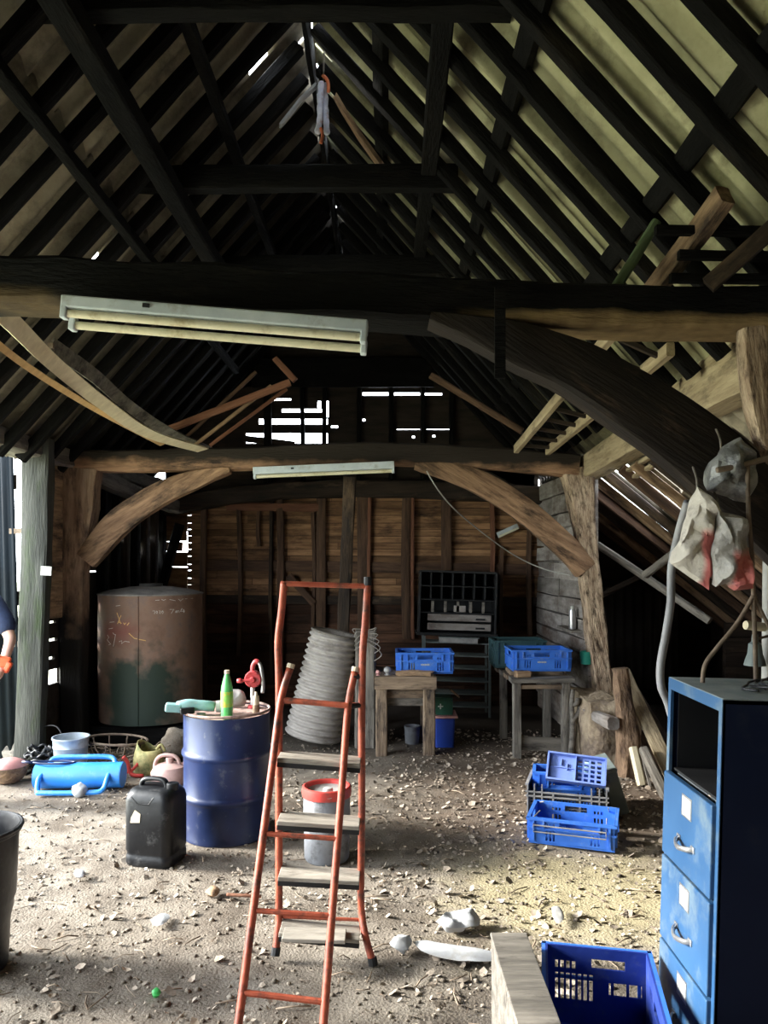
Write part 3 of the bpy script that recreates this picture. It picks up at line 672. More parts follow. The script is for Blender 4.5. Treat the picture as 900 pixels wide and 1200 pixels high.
for k in range(3):
    z0 = CH-.335-(k+1)*.309; 
    d = MB().box((-.004, CD/2, z0+.152), (.024, CD-.04, .298)).build('drawer', 'cab', cab, bevel=.004)
    Md = WM[d.name].inverted() @ WM[cab.name]
    yl = CD*.47
    MB().panel(.085, .075, .006, [(.008,.008,.077,.067)], Matrix.Translation((-.017, yl+.045, z0+.195)) @ Matrix.Rotation(-PI/2, 4, 'Z')).build('label_holder', 'steel', d, Md)
    MB().box((-.0175, yl, z0+.2325), (.002, .072, .062)).build('label_card', 'card', d, Md)
    hb = MB(); zc = z0+.105
    hb.tube(curve([(-.016, yl-.06, zc+.006), (-.034, yl-.045, zc), (-.046, yl, zc-.006), (-.034, yl+.045, zc), (-.016, yl+.06, zc+.006)], 14), .0065, 8, flat=1.5)
    hb.box((-.017, yl-.06, zc+.006), (.006,.03,.02)); hb.box((-.017, yl+.06, zc+.006), (.006,.03,.02))
    hb.build('handle', 'steel', d, Md, smooth=40)
dt = MB().box((.28, CD/2, .955), (.5, CD-.06, .012)).build('drawer_tray', 'cabtop', cab)
nb = MB(); 
for i in range(40): nb.box((R.uniform(.03,.3), R.uniform(.05,.4), .966), (R.uniform(.01,.03),R.uniform(.01,.03),.012), (0,0,R.uniform(0,3)), jit=.003)
o = nb.build('debris_on_ledge', 'leaf', cab); o['kind'] = 'stuff'

# ------------------------------------------------------------------ crates
def crate(name, label, Lx, Wy, H, mat, loc, rot, group='blue plastic crates', rim=True, bale=None, mark=False, meshy=False, dusty=None, holes=None):
    c = thing(name, label, 'crate', loc, rot, group)
    t = .008; mb = MB()
    hs = []
    def slots(x0, n, z0, z1, w=.012, g=.022): return [(x0+i*g, z0, x0+i*g+w, z1) for i in range(n)]
    if not meshy:
        hs = [(Lx*.5-.07, H*.68, Lx*.5+.07, H*.68+.035)]
        hs += slots(Lx*.2, 3, H*.14, H*.52)+slots(Lx*.72, 3, H*.14, H*.52)+slots(Lx*.2, 3, H*.68, H*.8)+slots(Lx*.72, 3, H*.68, H*.8)
        hw = [(Wy*.5-.06, H*.68, Wy*.5+.06, H*.68+.035)]+slots(Wy*.15, 3, H*.14, H*.52)+slots(Wy*.7, 3, H*.14, H*.52)
    else:
        hw = []
    if holes: hw = holes
    T = Matrix.Translation
    mb.panel(Lx, H, t, hs, T((-Lx/2,-Wy/2,0))); mb.panel(Lx, H, t, hs, T((-Lx/2,Wy/2-t,0)))
    rz = Matrix.Rotation(PI/2, 4, 'Z')
    mb.panel(Wy-2*t, H, t, hw, T((-Lx/2+t,-Wy/2+t,0)) @ rz); mb.panel(Wy-2*t, H, t, hw, T((Lx/2,-Wy/2+t,0)) @ rz)
    nx, ny = int(Lx/.028), int(Wy/.028)
    gx = (Lx-.03)/nx; gy = (Wy-.03)/ny
    fl = [(.015+i*gx+.006, .015+j*gy+.006, .015+(i+1)*gx-.003, .015+(j+1)*gy-.003) for i in range(nx) for j in range(ny)]
    if meshy or Lx*Wy > 0:
        mb.panel(Lx, Wy, .006, fl, T((-Lx/2,-Wy/2,.012)) @ Matrix.Rotation(PI/2, 4, 'X') @ Matrix.Scale(-1, 4, (0,1,0)) if False else T((-Lx/2,-Wy/2,.012)) @ Matrix(((1,0,0,0),(0,0,1,0),(0,-1,0,0),(0,0,0,1))))
    body = mb.build('body', mat, c)
    rb = MB()
    def ring(z, e, hh, tt):
        rb.box((0,-Wy/2-e/2,z),(Lx+2*e,tt,hh)); rb.box((0,Wy/2+e/2,z),(Lx+2*e,tt,hh)); rb.box((-Lx/2-e/2,0,z),(tt,Wy+2*e,hh)); rb.box((Lx/2+e/2,0,z),(tt,Wy+2*e,hh))
    ring(H-.008, .012, .016, .016); 
    if not meshy: ring(H*.60, .008, .010, .012)
    for sx in (-1,1):
        for sy in (-1,1):
            rb.box((sx*(Lx/2-.03), sy*(Wy/2+.006), H*.55), (.012,.014,H*.85)); rb.box((sx*(Lx/2+.006), sy*(Wy/2-.03), H*.55), (.014,.012,H*.85))
            rb.box((sx*(Lx/2-.09), sy*(Wy/2+.006), H*.78), (.012,.014,H*.36))
    rb.build('rim_and_ribs', dusty or mat, c)
    if bale:
        for sy in (-1, 1):
            bb = MB(); y = sy*(Wy/2+.02); k = bale
            z = H*.86
            bb.tube([(-Lx/2+.03,y*.8,H*.98),(-Lx/2+.03,y,z-.02),(Lx/2-.05,y,z-.02),(Lx/2-.05,y*.55,H*1.1)], .0045, 6)
            bb.tube([(-Lx/2+.03,y,z-.02),(-Lx/2+.03,y,z-.06),(Lx/2-.05,y,z-.06),(Lx/2-.05,y,z-.02)], .004, 6)
            bb.tube([(-Lx/2+.03,y*.8,H*.98),(-Lx/2+.06,y*.5,H*1.12)], .004, 6)
            bb.build('bale_arm', 'meshgrey', c)
    if mark:
        pm = MB()
        for i in range(7): pm.box((-.035+i*.0115, -Wy/2-.001, H*.43), (.008, .003, .016 if i % 2 else .012))
        pm.build('printed_mark', 'card', c)
    return c
FH = [(.09,.225,.21,.26),(.03,.13,.075,.18),(.085,.13,.13,.18),(.14,.13,.148,.18)]+[(.205+.021*i,.10,.218+.021*i,.20) for i in range(7)]+[(.268+.021*i,.215,.281+.021*i,.245) for i in range(4)]
FH = [(.37-c,b,.37-a,d) for a,b,c,d in FH]
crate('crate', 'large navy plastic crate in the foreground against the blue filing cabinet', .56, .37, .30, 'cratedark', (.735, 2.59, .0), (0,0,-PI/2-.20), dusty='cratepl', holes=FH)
crate('crate', 'bright blue crate with wire arms on the floor in front of the black mesh crate', .51, .34, .16, 'cratepl', (1.19, 4.82, .0), (0,0,-.33), bale=1)
crate('crate', 'blue crate on the bench beside the ribbed pipe', .50, .36, .19, 'cratepl', W(497,0,7.1).xy.to_3d()+V((0,0,.715)), (0,0,.0), mark=True)
crate('crate', 'blue crate on the bench by the whitewashed partition', .52, .36, .19, 'cratepl', W(630,0,7.05).xy.to_3d()+V((0,0,.745)), (0,0,.02), mark=True)
crate('crate', 'dark teal crate behind the blue one by the partition', .48, .34, .26, 'tealbox', W(606,0,7.42).xy.to_3d()+V((0,0,.72)), (0,0,.0), group='teal and black crates')
# black lattice crate with bars
mc = thing('crate', 'black open-lattice crate holding a smaller blue crate and a tray', 'crate', (1.265, 5.27, 0), (0,0,-.30), 'teal and black crates')
mL, mW, mH = .52, .36, .235
mb = MB(); t = .006
def lattice(w, h):
    hs = []; n = int(w/.02); k = int(h*.62/.02)
    for i in range(n):
        if i % max(1, n//3) == 0: continue
        for j in range(k): hs.append((i*w/n+.004, h*.12+j*.02+.004, (i+1)*w/n-.003, h*.12+(j+1)*.02-.003))
    return hs
T = Matrix.Translation; rz9 = Matrix.Rotation(PI/2, 4, 'Z')
mb.panel(mL, mH*.82, t, lattice(mL, mH), T((-mL/2,-mW/2,0))); mb.panel(mL, mH, t, lattice(mL, mH), T((-mL/2,mW/2,0)))
mb.panel(mW, mH, t, [], T((-mL/2+t,-mW/2,0)) @ rz9); mb.panel(mW, mH, t, [], T((mL/2,-mW/2,0)) @ rz9); mb.box((0,0,.012),(mL,mW,.012))
mb.build('body', 'mesh', mc)
rb = MB()
for y in (-mW/2-.006, mW/2+.006):
    for z in (mH*.8, mH*.68): rb.box((0,y,z),(mL+.02,.012,.009))
    for x in (-mL/2+.005,-mL/2+.05,-mL/2+.1,mL/2-.1,mL/2-.05,mL/2-.005): rb.box((x,y,mH*.52),(.009,.012,mH))
    for x in (-mL/6, mL/6): rb.box((x,y,mH*.4),(.012,.012,mH*.75))
for x in (-mL/2, mL/2): rb.box((x,0,mH),(.02,mW+.02,.012))
rb.build('bars', 'meshgrey', mc)
crate('crate', 'small blue crate lying inside the black lattice crate', .40, .2, .27, 'cratepl', (1.25, 5.33, .02), (0,0,-.22))
tr = thing('bottle_tray', 'pale blue slotted plastic tray tilted on top of the black lattice crate', 'tray', (1.30, 5.20, .30), (-.75, .06, -.27))
tb = MB(); th = []
for i in range(4):
    for j in range(5): th.append((.20+i*.042, .02+j*.034, .20+i*.042+.028, .02+j*.034+.022))
tb.panel(.38, .20, .02, th, T((-.19,-.01,-.08))); tb.build('slotted_plate', 'traypl', tr)
eb = MB(); eb.box((0,-.02,-.078),(.39,.03,.012)); eb.box((0,-.02,.118),(.39,.03,.012)); eb.box((-.19,-.02,.02),(.012,.03,.2)); eb.box((.19,-.02,.02),(.012,.03,.2)); eb.box((-.005,-.018,.02),(.006,.02,.19)); eb.box((-.1,-.014,.06),(.004,.012,.05)); eb.box((-.06,-.014,.03),(.004,.012,.05)); eb.box((-.1,-.014,.02),(.16,.01,.004))
eb.build('edges', 'traypl', tr)
gb = thing('metal_case', 'grey green metal case leaning beside the black lattice crate', 'case', (1.64, 5.42, 0), (0,-.30,-.1))
MB().box((0,0,.16),(.11,.42,.30)).build('case_body', 'greymetal', gb, bevel=.01); MB().box((0,0,.315),(.12,.43,.02)).build('case_lid', 'greymetal', gb, bevel=.004)

# pillow like crumpled solid from an outline of world points
def crumple(name, mat, pts, thick, jit, parent=None, n=6, seed=0, normal=(0,-1,0), linear=False, smooth=45):
    pts = [V(p) for p in pts]; c = sum(pts, V())/len(pts); nn = V(normal)
    ring = curve(pts+[pts[0]], 4*len(pts))[:-1]
    if linear: ring = [pts[i].lerp(pts[(i+1) % len(pts)], j/5) for i in range(len(pts)) for j in range(5)]
    mb = MB(); m = len(ring); layers = []
    for sgn in (1, -1):
        for k in range(n+1):
            f = 1-k/n
            if sgn < 0 and k == 0: layers.append(layers[0]); continue
            idx = []
            for p in ([c] if k == n else ring):
                q = c+(p-c)*f+nn*(sgn*thick*math.sqrt(max(0, 1-f*f)))
                v = noise.noise_vector(q*11+V((seed,seed,0)))+noise.noise_vector(q*27)*.5
                if linear: a_ = noise.voronoi(q*9+V((seed,0,0)))[0]; v = nn*sgn*(a_[1]-a_[0])*1.6+noise.noise_vector(q*18)*.35
                q = q+v*jit*(1 if k else .4)
                idx.append(len(mb.v)); mb.v.append(q)
            layers.append(idx)
    def join(a, b):
        if len(b) == 1:
            for i in range(m): mb.f.append((a[i], a[(i+1) % m], b[0]))
        else:
            for i in range(m): mb.f.append((a[i], a[(i+1) % m], b[(i+1) % m], b[i]))
    for k in range(n): join(layers[k], layers[k+1]); join(layers[n+1+k], layers[n+2+k])
    Mo = Matrix.Translation(c); mb.v = [q-c for q in mb.v]
    return mb.build(name, mat, parent, Mo if parent is None else WM[parent.name].inverted() @ Mo, smooth=smooth)
tag(crumple('rag', 'rag_teal', [W(683,898,5.33),W(690,890,5.33),W(698,893,5.33),W(699,905,5.33),W(691,910,5.33),W(684,906,5.33)], .04, .02), 'pale teal rag draped on the back corner of the black lattice crate', 'rag')

# wooden box in the foreground
wb = thing('wooden_chest', 'long weathered grey wooden box beside the navy crate in the foreground', 'box', (.402, 2.86, 0))
MB().box((.062,-.45,.172),(.125,.9,.345), jit=.004).build('box_body', 'greywood', wb, bevel=.006)
MB().box((.062,-.45,.352),(.131,.91,.016), jit=.003).build('lid', 'greywood', wb, bevel=.003)
# black bin at the left edge
bn = thing('waste_bin', 'black plastic bin cut by the left edge of the picture', 'bin', (-1.79, 3.28, 0))
b = MB(); b.lathe([(0,.0),(.165,.0),(.17,.03),(.178,.2),(.19,.25),(.192,.28),(.2,.3),(.212,.57),(.225,.58),(.228,.60),(.214,.605),(.206,.58),(.19,.3),(.16,.05),(0,.05)], 36)
b.build('bin_body', 'jerry', bn, smooth=40)
r = MB(); r.tube([(.223*math.cos(a*PI/18),.223*math.sin(a*PI/18),.597) for a in range(36)], .009, 8, close=True); r.build('rim', 'jerry', bn, smooth=True)

# ------------------------------------------------------------------ drum and what stands on it
DX, DY, DH, DR = -1.01, 4.94, .80, .272
dr = thing('oil_drum', 'navy blue steel oil drum with a hand pump on top', 'drum', (DX, DY, -.01))
b = MB(); pr = [(0,0),(DR-.01,0),(DR+.004,.006),(DR+.004,.02),(DR,.03)]
for zc in (.265, .535):
    pr += [(DR,zc-.03),(DR+.006,zc-.018),(DR+.012,zc-.006),(DR+.012,zc+.006),(DR+.006,zc+.018),(DR,zc+.03)]
pr += [(DR,DH-.02)]
b.lathe(pr, 64); b.build('drum_body', 'drumblue', dr, smooth=50)
b = MB(); b.tube([(DR*math.cos(a*PI/32),DR*math.sin(a*PI/32),DH-.006) for a in range(64)], .009, 8, close=True); b.build('rim', 'drumtop', dr, smooth=True)
b = MB(); b.lathe([(DR,DH-.022),(DR-.02,DH-.024),(0,DH-.02)], 48); b.build('lid', 'drumtop', dr, smooth=True)
b = MB(); b.lathe([(0,0),(.028,0),(.028,.012),(0,.013)], 20, T((-.14,-.11,DH-.022))); b.build('bung', 'greyalloy', dr, smooth=40)
ZT = DH-.03
hp = thing('hand_pump', 'red rotary hand pump with a silver stem standing on the navy drum', 'pump', (-.865, 5.06, ZT))
MB().tube([(0,0,0),(0,0,.155)], .015, 12).build('stem', 'steel', hp, smooth=40)
MB().lathe([(0,0),(.032,0),(.032,.014),(.02,.02),(0,.02)], 20).build('base_collar', 'pumpred', hp, smooth=40)
b = MB(); b.lathe([(0,-.032),(.05,-.032),(.056,-.02),(.056,.02),(.05,.032),(0,.032)], 28, T((.005,0,.19)) @ Matrix.Rotation(PI/2,4,'X')); 
for a in range(6): b.tube([(.005+.046*math.cos(a*PI/3),-.04,.19+.046*math.sin(a*PI/3)),(.005+.046*math.cos(a*PI/3),-.03,.19+.046*math.sin(a*PI/3))], .007, 6)
b.build('pump_housing', 'pumpred', hp, smooth=40)
c = MB(); c.lathe([(0,-.01),(.02,-.01),(.014,.012),(0,.012)], 16, T((.005,-.045,.19)) @ Matrix.Rotation(PI/2,4,'X')); c.tube([(.005,-.05,.19),(-.06,-.05,.186)], .009, 8); ck = c.build('crank', 'pumpred', hp, smooth=40)
k = MB(); k.lathe([(0,-.02),(.012,-.018),(.016,0),(.012,.018),(0,.02)], 14, T((-.075,-.052,.186)) @ Matrix.Rotation(PI/2,4,'Y')); k.build('crank_knob', 'pumpred', ck, smooth=True)
MB().tube(curve([(.0,0,.235),(.002,0,.275),(.02,-.004,.305),(.04,-.006,.3)],10), .016, 10).build('bend', 'pumpred', hp, smooth=True)
MB().tube(curve([(.028,-.004,.305),(.05,-.008,.285),(.062,-.01,.23),(.07,-.012,.15),(.066,-.012,.1)],14), .013, 10).build('spout', 'steel', hp, smooth=True)
bt = thing('plastic_bottle', 'green plastic drink bottle standing at the front rim of the navy drum', 'bottle', tuple(W(266,0,4.72).xy)+(ZT-.002,))
MB().lathe([(0,0),(.032,.0),(.037,.012),(.036,.04),(.037,.06),(.037,.165),(.035,.19),(.028,.225),(.018,.26),(.0135,.275),(.0135,.295),(0,.296)], 28).build('bottle_body', 'bottle', bt, smooth=True)
MB().lathe([(.0378,.075),(.0382,.08),(.0382,.165),(.0378,.17)], 28).build('bottle_label', 'blabel', bt, smooth=True)
MB().lathe([(0,.277),(.0155,.277),(.0155,.298),(0,.299)], 18).build('cap', 'cream', bt, smooth=40)
sb_ = thing('small_bottle', 'small brown bottle with a cream neck beside the hand pump', 'bottle', tuple(W(300,0,4.86).xy)+(ZT,))
MB().lathe([(0,0),(.022,0),(.022,.05),(.02,.06)], 20).build('bottle_body', 'benchwood', sb_, smooth=40)
MB().lathe([(.0205,.058),(.021,.09),(.018,.11),(.010,.118),(.010,.138),(0,.139)], 20).build('neck', 'cream', sb_, smooth=True)
pt = thing('power_tool', 'teal cordless power tool lying on the left of the navy drum top', 'power tool', (-1.13, 4.84, ZT), (0,0,.12))
b = MB(); b.tube(curve([(-.17,-.01,.055),(-.08,0,.06),(0,.0,.055),(.06,.01,.045)],10), [.032,.036,.04,.04,.036,.034,.034,.034,.034,.032,.03], 12); b.build('motor_body', 'teal', pt, smooth=True)
MB().box((-.19,-.01,.05),(.1,.085,.05),(0,.1,.1)).build('battery', 'teal', pt, bevel=.01)
MB().box((-.10,-.05,.035),(.09,.03,.04),(0,0,.3)).build('grip', 'jerry', pt, bevel=.01)
b = MB(); b.lathe([(0,-.03),(.036,-.03),(.04,0),(.03,.03),(0,.03)], 18, T((.10,.02,.045)) @ Matrix.Rotation(PI/2,4,'Y')); b.tube([(.1,.02,.05),(.13,.06,.08)], .02, 10); b.build('gear_head', 'greyalloy', pt, smooth=40)
bs = thing('plastic_offcut', 'dusty grey crumpled scrap at the back of the drum top', 'scrap', (-.99,5.08,ZT))
o = crumple('scrap_body', 'greyalloy', [V((-1.08,5.08,ZT+.01)),V((-1.06,5.08,ZT+.09)),V((-1.0,5.08,ZT+.12)),V((-.93,5.08,ZT+.1)),V((-.92,5.08,ZT+.01))], .03, .02, parent=bs)
# jerry can
jc = thing('jerry_can', 'black plastic jerry can standing against the navy drum', 'jerry can', (-1.33, 4.49, -.01), (0,0,-.25))
def rbox(w, d, r, n=6):
    out = []
    for (cx, cy, a0) in ((w/2-r,d/2-r,0),(-w/2+r,d/2-r,PI/2),(-w/2+r,-d/2+r,PI),(w/2-r,-d/2+r,1.5*PI)):
        for i in range(n+1): out.append((cx+r*math.cos(a0+i*PI/2/n), cy+r*math.sin(a0+i*PI/2/n)))
    return out
def loft(mb, secs, close=True):
    m = len(secs[0][0]); b0 = len(mb.v)
    for o2, z in secs: mb.v += [V((x, y, z)) for x, y in o2]
    for i in range(len(secs)-1):
        for k in range(m): mb.f.append((b0+i*m+k, b0+i*m+(k+1) % m, b0+(i+1)*m+(k+1) % m, b0+(i+1)*m+k))
    if close: mb.f.append(tuple(b0+k for k in reversed(range(m)))); mb.f.append(tuple(b0+(len(secs)-1)*m+k for k in range(m)))
    return mb
b = MB(); loft(b, [(rbox(.285,.225,.05),0),(rbox(.30,.24,.055),.015),(rbox(.30,.24,.055),.05),(rbox(.292,.232,.055),.06),(rbox(.292,.232,.055),.075),(rbox(.30,.24,.055),.085),(rbox(.30,.24,.055),.37),(rbox(.29,.23,.06),.40),(rbox(.26,.2,.06),.425),(rbox(.22,.15,.05),.435)])
b.build('can_body', 'jerry', jc, smooth=40)
b = MB(); b.tube(curve([(-.10,0,.425),(-.085,0,.462),(-.04,0,.475),(.03,0,.475),(.06,0,.46),(.07,0,.425)],16), .014, 8, flat=1.3); b.build('handle', 'jerry', jc, smooth=True)
MB().lathe([(0,.42),(.035,.42),(.036,.455),(.03,.46),(0,.46)], 20, T((.105,0,0))).build('cap', 'jerry', jc, smooth=40)
MB().prism([(-.05,.27),(.01,.275),(.015,.325),(-.02,.345),(-.045,.30)], .003, T((-.045,-.1215,-.02))).build('torn_label', 'cream', jc)
b = MB(); b.tube([(-.09,-.112,.395),(-.05,-.119,.36),(.02,-.119,.36),(.05,-.112,.4)], .005, 6); b.build('moulded_ridge', 'jerry', jc)
# grey keg with red rim
kg = thing('plastic_keg', 'grey plastic keg with a red rim standing behind the step ladder', 'keg', tuple(W(383,0,4.52).xy)+(-.01,))
b = MB(); b.lathe([(0,0),(.125,0),(.132,.01),(.134,.16),(.137,.17),(.139,.27),(.137,.28),(.137,.36),(.13,.375),(.128,.39)], 40); b.build('keg_body', 'bucket', kg, smooth=40)
b = MB(); b.lathe([(.126,.365),(.143,.37),(.146,.40),(.143,.425),(.134,.43),(.122,.425),(.118,.40)], 40); b.build('rim_band', 'red', kg, smooth=50)
b = MB(); b.lathe([(.121,.405),(.1,.398),(0,.395)], 32); b.lathe([(0,.39),(.03,.39),(.03,.42),(.024,.428),(0,.43)], 18, T((.01,-.05,0))); b.build('lid', 'greyalloy', kg, smooth=40)
MB().tube(curve([(-.05,-.12,.415),(-.02,-.135,.40),(.03,-.135,.395),(.06,-.118,.415)],10), .008, 8).build('lid_lever', 'steel', kg, smooth=True)
# ------------------------------------------------------------------ left side: door, post, person, tank, junk
dl = MB(); n = 130
for i in range(n+1):
    x = -1.9*i/n
    for z in (.06, 2.9): dl.v.append(V((x, .012*math.sin(x*2*PI/.076), z)))
for i in range(n): dl.f.append((2*i, 2*i+2, 2*i+3, 2*i+1))
door = struct(dl.build('door_1', 'doorsheet', None, T((-3.03, 6.44, 0)) @ Matrix.Rotation(-.03, 4, 'Y'), smooth=True, solid=.004))
for z in (.45, 1.42, 2.4): MB().box((-.95,.035,z),(1.9,.03,.12)).build('ledge', 'charbrown', door)
for py in (622, 755):
    z = CAMZ+(HOR-py)/F*6.4
    MB().box((.05,.0,z),(.2,.02,.045)).build('hinge', 'rust', door)
dp = frame('door_post', [V((-2.95,6.39,0)), V((-2.92,6.39,.9)), V((-2.89,6.39,1.8)), V((-2.87,6.39,2.75))], .215, .15, 'mossy', 'mossy grey doorway post with a small white card', 'post', up=(0,1,0), rough=.014)
MB().box(tuple(W(54,669,6.29)),(.085,.006,.075),(0,.05,.1)).build('pinned_card', 'card', dp, WM[dp.name].inverted())
# person in the doorway (only the arm reaches into the picture)
pe = thing('person', 'person in a navy short-sleeved top standing in the doorway holding something orange', 'person', (-3.08, 5.5, -.03), (0,0,-.5))
def skinmesh(name, mat, verts, edges, parent, root=0, sub=2):
    me = bpy.data.meshes.new(name); me.from_pydata([v[:3] for v in verts], edges, []); me.materials.append(M[mat])
    o = bpy.data.objects.new(name, me); put(o, WM[parent.name].copy(), parent)
    md = o.modifiers.new('Skin', 'SKIN'); md.use_smooth_shade = True
    sv = me.skin_vertices[0].data if me.skin_vertices else None
    for i, v in enumerate(verts):
        r = v[3]; sv[i].radius = r if isinstance(r, tuple) else (r, r); sv[i].use_root = (i == root)
    sd = o.modifiers.new('Subsurf', 'SUBSURF'); sd.levels = sub; sd.render_levels = sub
    return o
iP = WM[pe.name].inverted()
sh = iP @ W(-7,705,5.5); el = iP @ W(13,748,5.42); wr_ = iP @ W(3,782,5.22); hd = iP @ W(-5,796,5.12)
body = [(0,0,.98,(.15,.11)),(0,0,1.12,(.14,.10)),(0,.0,1.30,(.17,.115)),(0,0,1.45,(.15,.09)),(0,0,1.52,.06),(0,.02,1.58,.055),(0,.03,1.66,(.078,.095)),(0,.03,1.75,(.07,.09)),
        (-.17,0,1.46,.06),(-.24,.02,1.2,.045),(-.25,.1,.97,.034),(-.25,.13,.88,.03),
        (sh.x*.9,sh.y*.9,sh.z+.02,.06),(el.x,el.y,el.z,.042),(wr_.x,wr_.y,wr_.z,.028),(hd.x,hd.y,hd.z,.034),
        (-.09,0,.88,.085),(-.10,.02,.5,.058),(-.10,0,.1,.04),(-.10,.13,.04,.035),(.09,0,.88,.085),(.10,.02,.5,.058),(.10,0,.1,.04),(.10,.13,.04,.035)]
bed = [(0,1),(1,2),(2,3),(3,4),(4,5),(5,6),(6,7),(3,8),(8,9),(9,10),(10,11),(3,12),(12,13),(13,14),(14,15),(0,16),(16,17),(17,18),(18,19),(0,20),(20,21),(21,22),(22,23)]
skinmesh('body', 'skin', body, bed, pe)
d = (hd-wr_).normalized(); s_ = d.cross(V((0,0,1))).normalized(); uu = s_.cross(d)
for k, (o_, ln, ) in enumerate([(-.027,.07),(-.009,.08),(.009,.076),(.026,.06)]):
    a = hd+s_*o_+d*.01
    fv = [(*a,.0095),(*(a+d*ln*.5+uu*-.006),.009),(*(a+d*ln*.75+uu*-.028),.0085),(*(a+d*ln*.7+uu*-.05),.0075)]
    skinmesh('finger', 'skin', fv, [(0,1),(1,2),(2,3)], pe, sub=1)
a = hd+s_*.03-d*.01
skinmesh('thumb', 'skin', [(*a,.011),(*(a+s_*.02+d*.025-uu*.015),.0105),(*(a+s_*.012+d*.05-uu*.03),.009)], [(0,1),(1,2)], pe, sub=1)
top = [(0,0,.80,(.17,.135)),(0,0,.95,(.17,.13)),(0,0,1.12,(.165,.125)),(0,0,1.30,(.19,.135)),(0,0,1.44,(.165,.108)),(0,0,1.51,.075),(-.17,0,1.46,.085),(-.225,.02,1.24,.07),
       (sh.x*.9,sh.y*.9,sh.z+.02,.09),((sh.x+el.x)/2,(sh.y+el.y)/2,(sh.z+el.z)/2,.08),(el.x*.97+sh.x*.03,el.y,el.z+.03,.072)]
skinmesh('t_shirt', 'navycloth', top, [(0,1),(1,2),(2,3),(3,4),(4,5),(4,6),(6,7),(4,8),(8,9),(9,10)], pe)
skinmesh('trousers', 'jeans', [(0,0,1.04,(.155,.118)),(-.09,0,.86,.105),(-.10,.02,.5,.078),(-.10,0,.1,.066),(.09,0,.86,.105),(.10,.02,.5,.078),(.10,0,.1,.066)], [(0,1),(1,2),(2,3),(0,4),(4,5),(5,6)], pe)
skinmesh('hair', 'hair', [(0,-.005,1.70,(.082,.085)),(0,.0,1.78,(.078,.088)),(0,.03,1.80,(.06,.07))], [(0,1),(1,2)], pe)
fc = MB()
for sx in (-1,1):
    fc.lathe([(0,-.012),(.01,-.008),(.013,0),(.01,.008),(0,.012)], 10, T((sx*.032,.117,1.70)))
fc.build('eyes', 'card', pe, smooth=True)
skinmesh('nose', 'skin', [(0,.118,1.70,.01),(0,.14,1.665,.014)], [(0,1)], pe, sub=1)
for sx in (-1,1): skinmesh('ear', 'skin', [(sx*.083,.03,1.70,.012),(sx*.088,.022,1.66,.01)], [(0,1)], pe, sub=1)
MB().box((0,.117,1.625),(.05,.012,.012)).build('mouth', 'pinkjug', pe, bevel=.004)
og = thing('plastic_guard', 'bright orange plastic part held by the person at the doorway', 'guard', tuple(W(2,775,5.2)))
b = MB(); b.box((0,0,0),(.11,.05,.075),(0,.3,.2)); b.box((.04,0,-.04),(.04,.04,.08),(0,.5,0)); b.build('guard_shell', 'hivis', og, bevel=.012)
MB().box((-.02,-.03,.045),(.05,.012,.02),(0,.3,.2)).build('guard_clip', 'cream', og, bevel=.003)

# round rusty tank
def _tank(N, L, tc, off, col):
    f = mask_box(N, L, tc.outputs['Object'], 2, -1, .60, .12, .9)
    f2 = mask_box(N, L, tc.outputs['Object'], 0, -.30, .36, .10, .5)
    mm = N.new('ShaderNodeMath'); mm.operation = 'MULTIPLY'; L.new(f, mm.inputs[0]); L.new(f2, mm.inputs[1])
    c = mixc(N, L, mm.outputs[0], col, (.022,.035,.026))
    g = mask_box(N, L, tc.outputs['Object'], 2, .78, .93, .06, .25); g2 = mask_box(N, L, tc.outputs['Object'], 0, -.32, -.02, .08, .25)
    m3 = N.new('ShaderNodeMath'); m3.operation = 'MULTIPLY'; L.new(g, m3.inputs[0]); L.new(g2, m3.inputs[1])
    m4 = N.new('ShaderNodeMath'); m4.operation = 'MULTIPLY'; m4.inputs[1].default_value = .6; L.new(m3.outputs[0], m4.inputs[0])
    return mixc(N, L, m4.outputs[0], c, (.22,.06,.05))
M['tank'] = gmat('rust brown tank steel', (.12,.068,.048), (.28,.175,.125), scale=3, rough=.62, spec=.35, metal=.1, dirt=((.10,.085,.085),.4,3), bump=(.2,14), extra=_tank)
M['tanktop'] = gmat('dusty tank top', (.10,.09,.085), (.24,.22,.20), scale=8, rough=.9, bump=(.4,30))
TR, TH = .49, 1.20
tk = thing('storage_tank', 'big round rust-brown steel tank with chalk scribbles beside the left wall', 'tank', (-2.275, 7.50, .22))
b = MB(); b.lathe([(0,0),(TR,0),(TR,.02),(TR,TH-.01),(TR+.006,TH)], 72); b.build('tank_shell', 'tank', tk, smooth=50)
b = MB(); b.lathe([(TR+.008,TH-.012),(TR+.008,TH),(TR*.8,TH+.03),(TR*.4,TH+.06),(0,TH+.07)], 56); b.build('domed_top', 'tanktop', tk, smooth=50)
MB().tube([(.03,-TR-.001,.01),(.03,-TR-.001,TH-.01)], .006, 6).build('seam', 'tank', tk)
b = MB(); b.lathe([(0,TH+.06),(.11,TH+.06),(.11,TH+.09),(0,TH+.09)], 24); b.build('filler_cap', 'tin', tk, smooth=40)
def scrib(px, py):
    X = (px-450)/F*7.05; s = X+2.275; s = max(-TR+.01, min(TR-.01, s))
    z = CAMZ-(py-HOR)/F*7.02-.22
    return V((s, -math.sqrt(TR*TR-s*s)-.001, z))
def chalk(name, mat, strokes, r=.0028):
    b = MB()
    for st in strokes: b.tube([scrib(*p) for p in st], r, 5)
    return b.build(name, mat, tk)
q = lambda x, y: (110+x/6.923, 680+y/6.923)
chalk('chalk_marks', 'ochre', [[q(190,265),q(225,355)],[q(228,285),q(195,355)],[q(205,340),q(232,350)],[q(250,345),q(258,360),q(270,345)],[q(280,365),q(297,345)],[q(295,430),q(340,470),q(430,490)]], .004)
